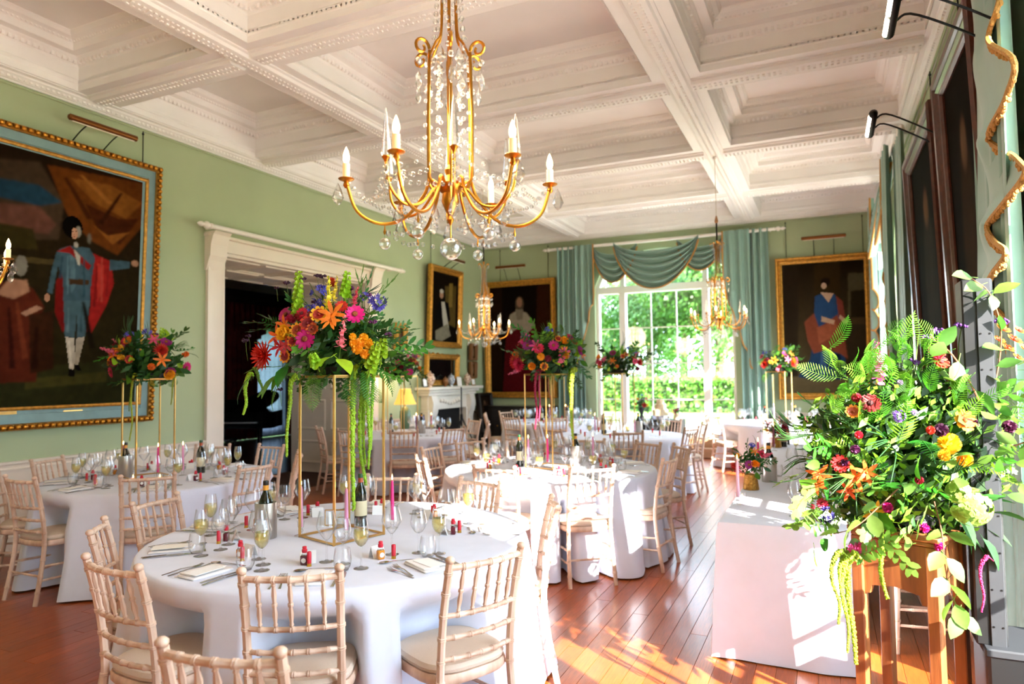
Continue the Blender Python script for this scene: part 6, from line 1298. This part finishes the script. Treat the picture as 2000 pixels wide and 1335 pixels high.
for px, py, pr, nm in sorted(((1553, 1008, WHITEG, 'white wine glass'), (1520, 930, TUMB, 'water tumbler'), (1548, 930, REDG, 'red wine glass'), (1562, 915, WHITEG, 'white wine glass'), (1555, 890, FLUTE, 'champagne flute'), (1572, 880, REDG, 'red wine glass'), (1585, 900, WHITEG, 'white wine glass'), (1560, 870, WHITEG, 'white wine glass'), (1580, 862, REDG, 'red wine glass'), (1598, 870, FLUTE, 'champagne flute'), (1570, 852, WHITEG, 'white wine glass'), (1590, 850, REDG, 'red wine glass'), (1610, 855, WHITEG, 'white wine glass'), (1600, 940, REDG, 'red wine glass'), (1620, 930, FLUTE, 'champagne flute'), (1575, 960, TUMB, 'water tumbler')), key=lambda q: -q[1]):
    j += 1; p = ht(px, py); again(pr, p, 0, '%s on the long table, %s counted from its near end' % (nm, ['first', 'second', 'third', 'fourth', 'fifth', 'sixth', 'seventh', 'eighth', 'ninth', 'tenth', 'eleventh', 'twelfth', 'thirteenth', 'fourteenth', 'fifteenth', 'sixteenth'][j-1]), 'long table glasses')
for k, (px, py) in enumerate(((1562, 1002), (1588, 1012))): again(FAVR, ht(px, py), .3, 'miniature ruby bottle by the oak stand end of the long table, %s' % ('left one' if k == 0 else 'right one'), 'miniature favour bottles')
for k in range(5):
    y = 4.75+k*.85; n_ = ['first', 'second', 'third', 'fourth', 'fifth'][k]
    again(NAPK, (.0, y, .762), R(90), n_+' folded napkin from the near end of the long table', 'folded napkins'); again(CARD, (-.22, y+.1, .762), R(90), n_+' place card from the near end of the long table', 'place cards')
# ------------------------------------------------------------------ cake table before the window
p = onz(1288, 818, .76); t = thing('cake_table', 'small black-draped table carrying the cake before the window', 'table', (p.x, p.y, 0)); bc = M('black_cloth', '10110f', .8)
MB().box(-.42, .42, -.28, .28, .74, .76, .006).build('tabletop', bc, t); q = MB(); q.grid(lambda u, v: ((.43+.02*v*sin(30*u))*V((1, 0, 0)).x*[(-1+8*u) if u < .25 else 1 if u < .5 else (1-8*(u-.5)) if u < .75 else -1][0], .29*[-1 if u < .25 else (-1+8*(u-.25)) if u < .5 else 1 if u < .75 else (1-8*(u-.75))][0]*(1+.05*v*sin(40*u)), .755-.28*v), 81, 4); q.build('cloth_skirt', bc, t, ang=60)
for sx in (-.38, .38):
    for sy in (-.24, .24): MB().tube([(sx, sy, 0), (sx, sy, .74)], .015, 6).build('leg', blackmetal, t)
t = thing('wedding_cake', 'three-tier cream wedding cake on a silver stand', 'cake', (p.x+.02, p.y, .76)); icing = M('cream_icing', 'd8c09a', .7, noise=(20, .15))
MB().lathe([(.19, 0), (.19, .07), (.185, .075)], 28).build('silver_stand', steel, t)
for r_, z0, z1 in ((.145, .075, .185), (.105, .185, .29), (.07, .29, .38)): MB().lathe([(r_, z0), (r_, z1-.01), (r_-.01, z1), (.001, z1)], 28).build('cake_tier', icing, t)
auto(None, 'posy in a dark vase left of the cake', 9, 24, [], 61, .42, V((p.x-.34, p.y, .98)), .33, .33, .2, .36)
t = thing('flower_vase', 'dark vase holding the posy left of the cake', 'vase', (p.x-.34, p.y, .76)); MB().lathe([(.05, 0), (.055, .02), (.03, .08), (.06, .18), (.05, .23)], 16).build('vase_body', M('dark_vase', '1c1a20', .3), t)
auto(None, 'small orange posy right of the cake', 6, 12, [], 62, .25, V((p.x+.32, p.y-.02, .87)), .33, .33, .2, .36)
t = thing('flower_vase', 'pale jug holding the small orange posy right of the cake', 'vase', (p.x+.32, p.y-.02, .76)); MB().lathe([(.05, 0), (.055, .03), (.04, .10), (.035, .12)], 14).build('vase_body', icing, t)
# ------------------------------------------------------------------ black equipment column beside the near curtain
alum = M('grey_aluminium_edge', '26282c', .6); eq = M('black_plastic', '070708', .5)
pt, pb = onx(1918, 545, .60), onx(1953, 1262, .60); t = thing('speaker_tower', 'tall black speaker column with grey screwed metal edge beside the near curtain', 'speaker', (.60, (pt.y+pb.y)/2, 0)); h_ = pt.z
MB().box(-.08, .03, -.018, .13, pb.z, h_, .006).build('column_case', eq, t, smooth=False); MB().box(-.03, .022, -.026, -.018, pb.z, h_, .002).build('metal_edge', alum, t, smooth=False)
for k in range(10):
    for x in (-.02, .012): MB().lathe([(.004, 0), (.004, .002)], 8, (x, -.026, pb.z+.08+(h_-pb.z-.16)*k/9), (0, -1, 0)).build('screw', blackmetal, t)
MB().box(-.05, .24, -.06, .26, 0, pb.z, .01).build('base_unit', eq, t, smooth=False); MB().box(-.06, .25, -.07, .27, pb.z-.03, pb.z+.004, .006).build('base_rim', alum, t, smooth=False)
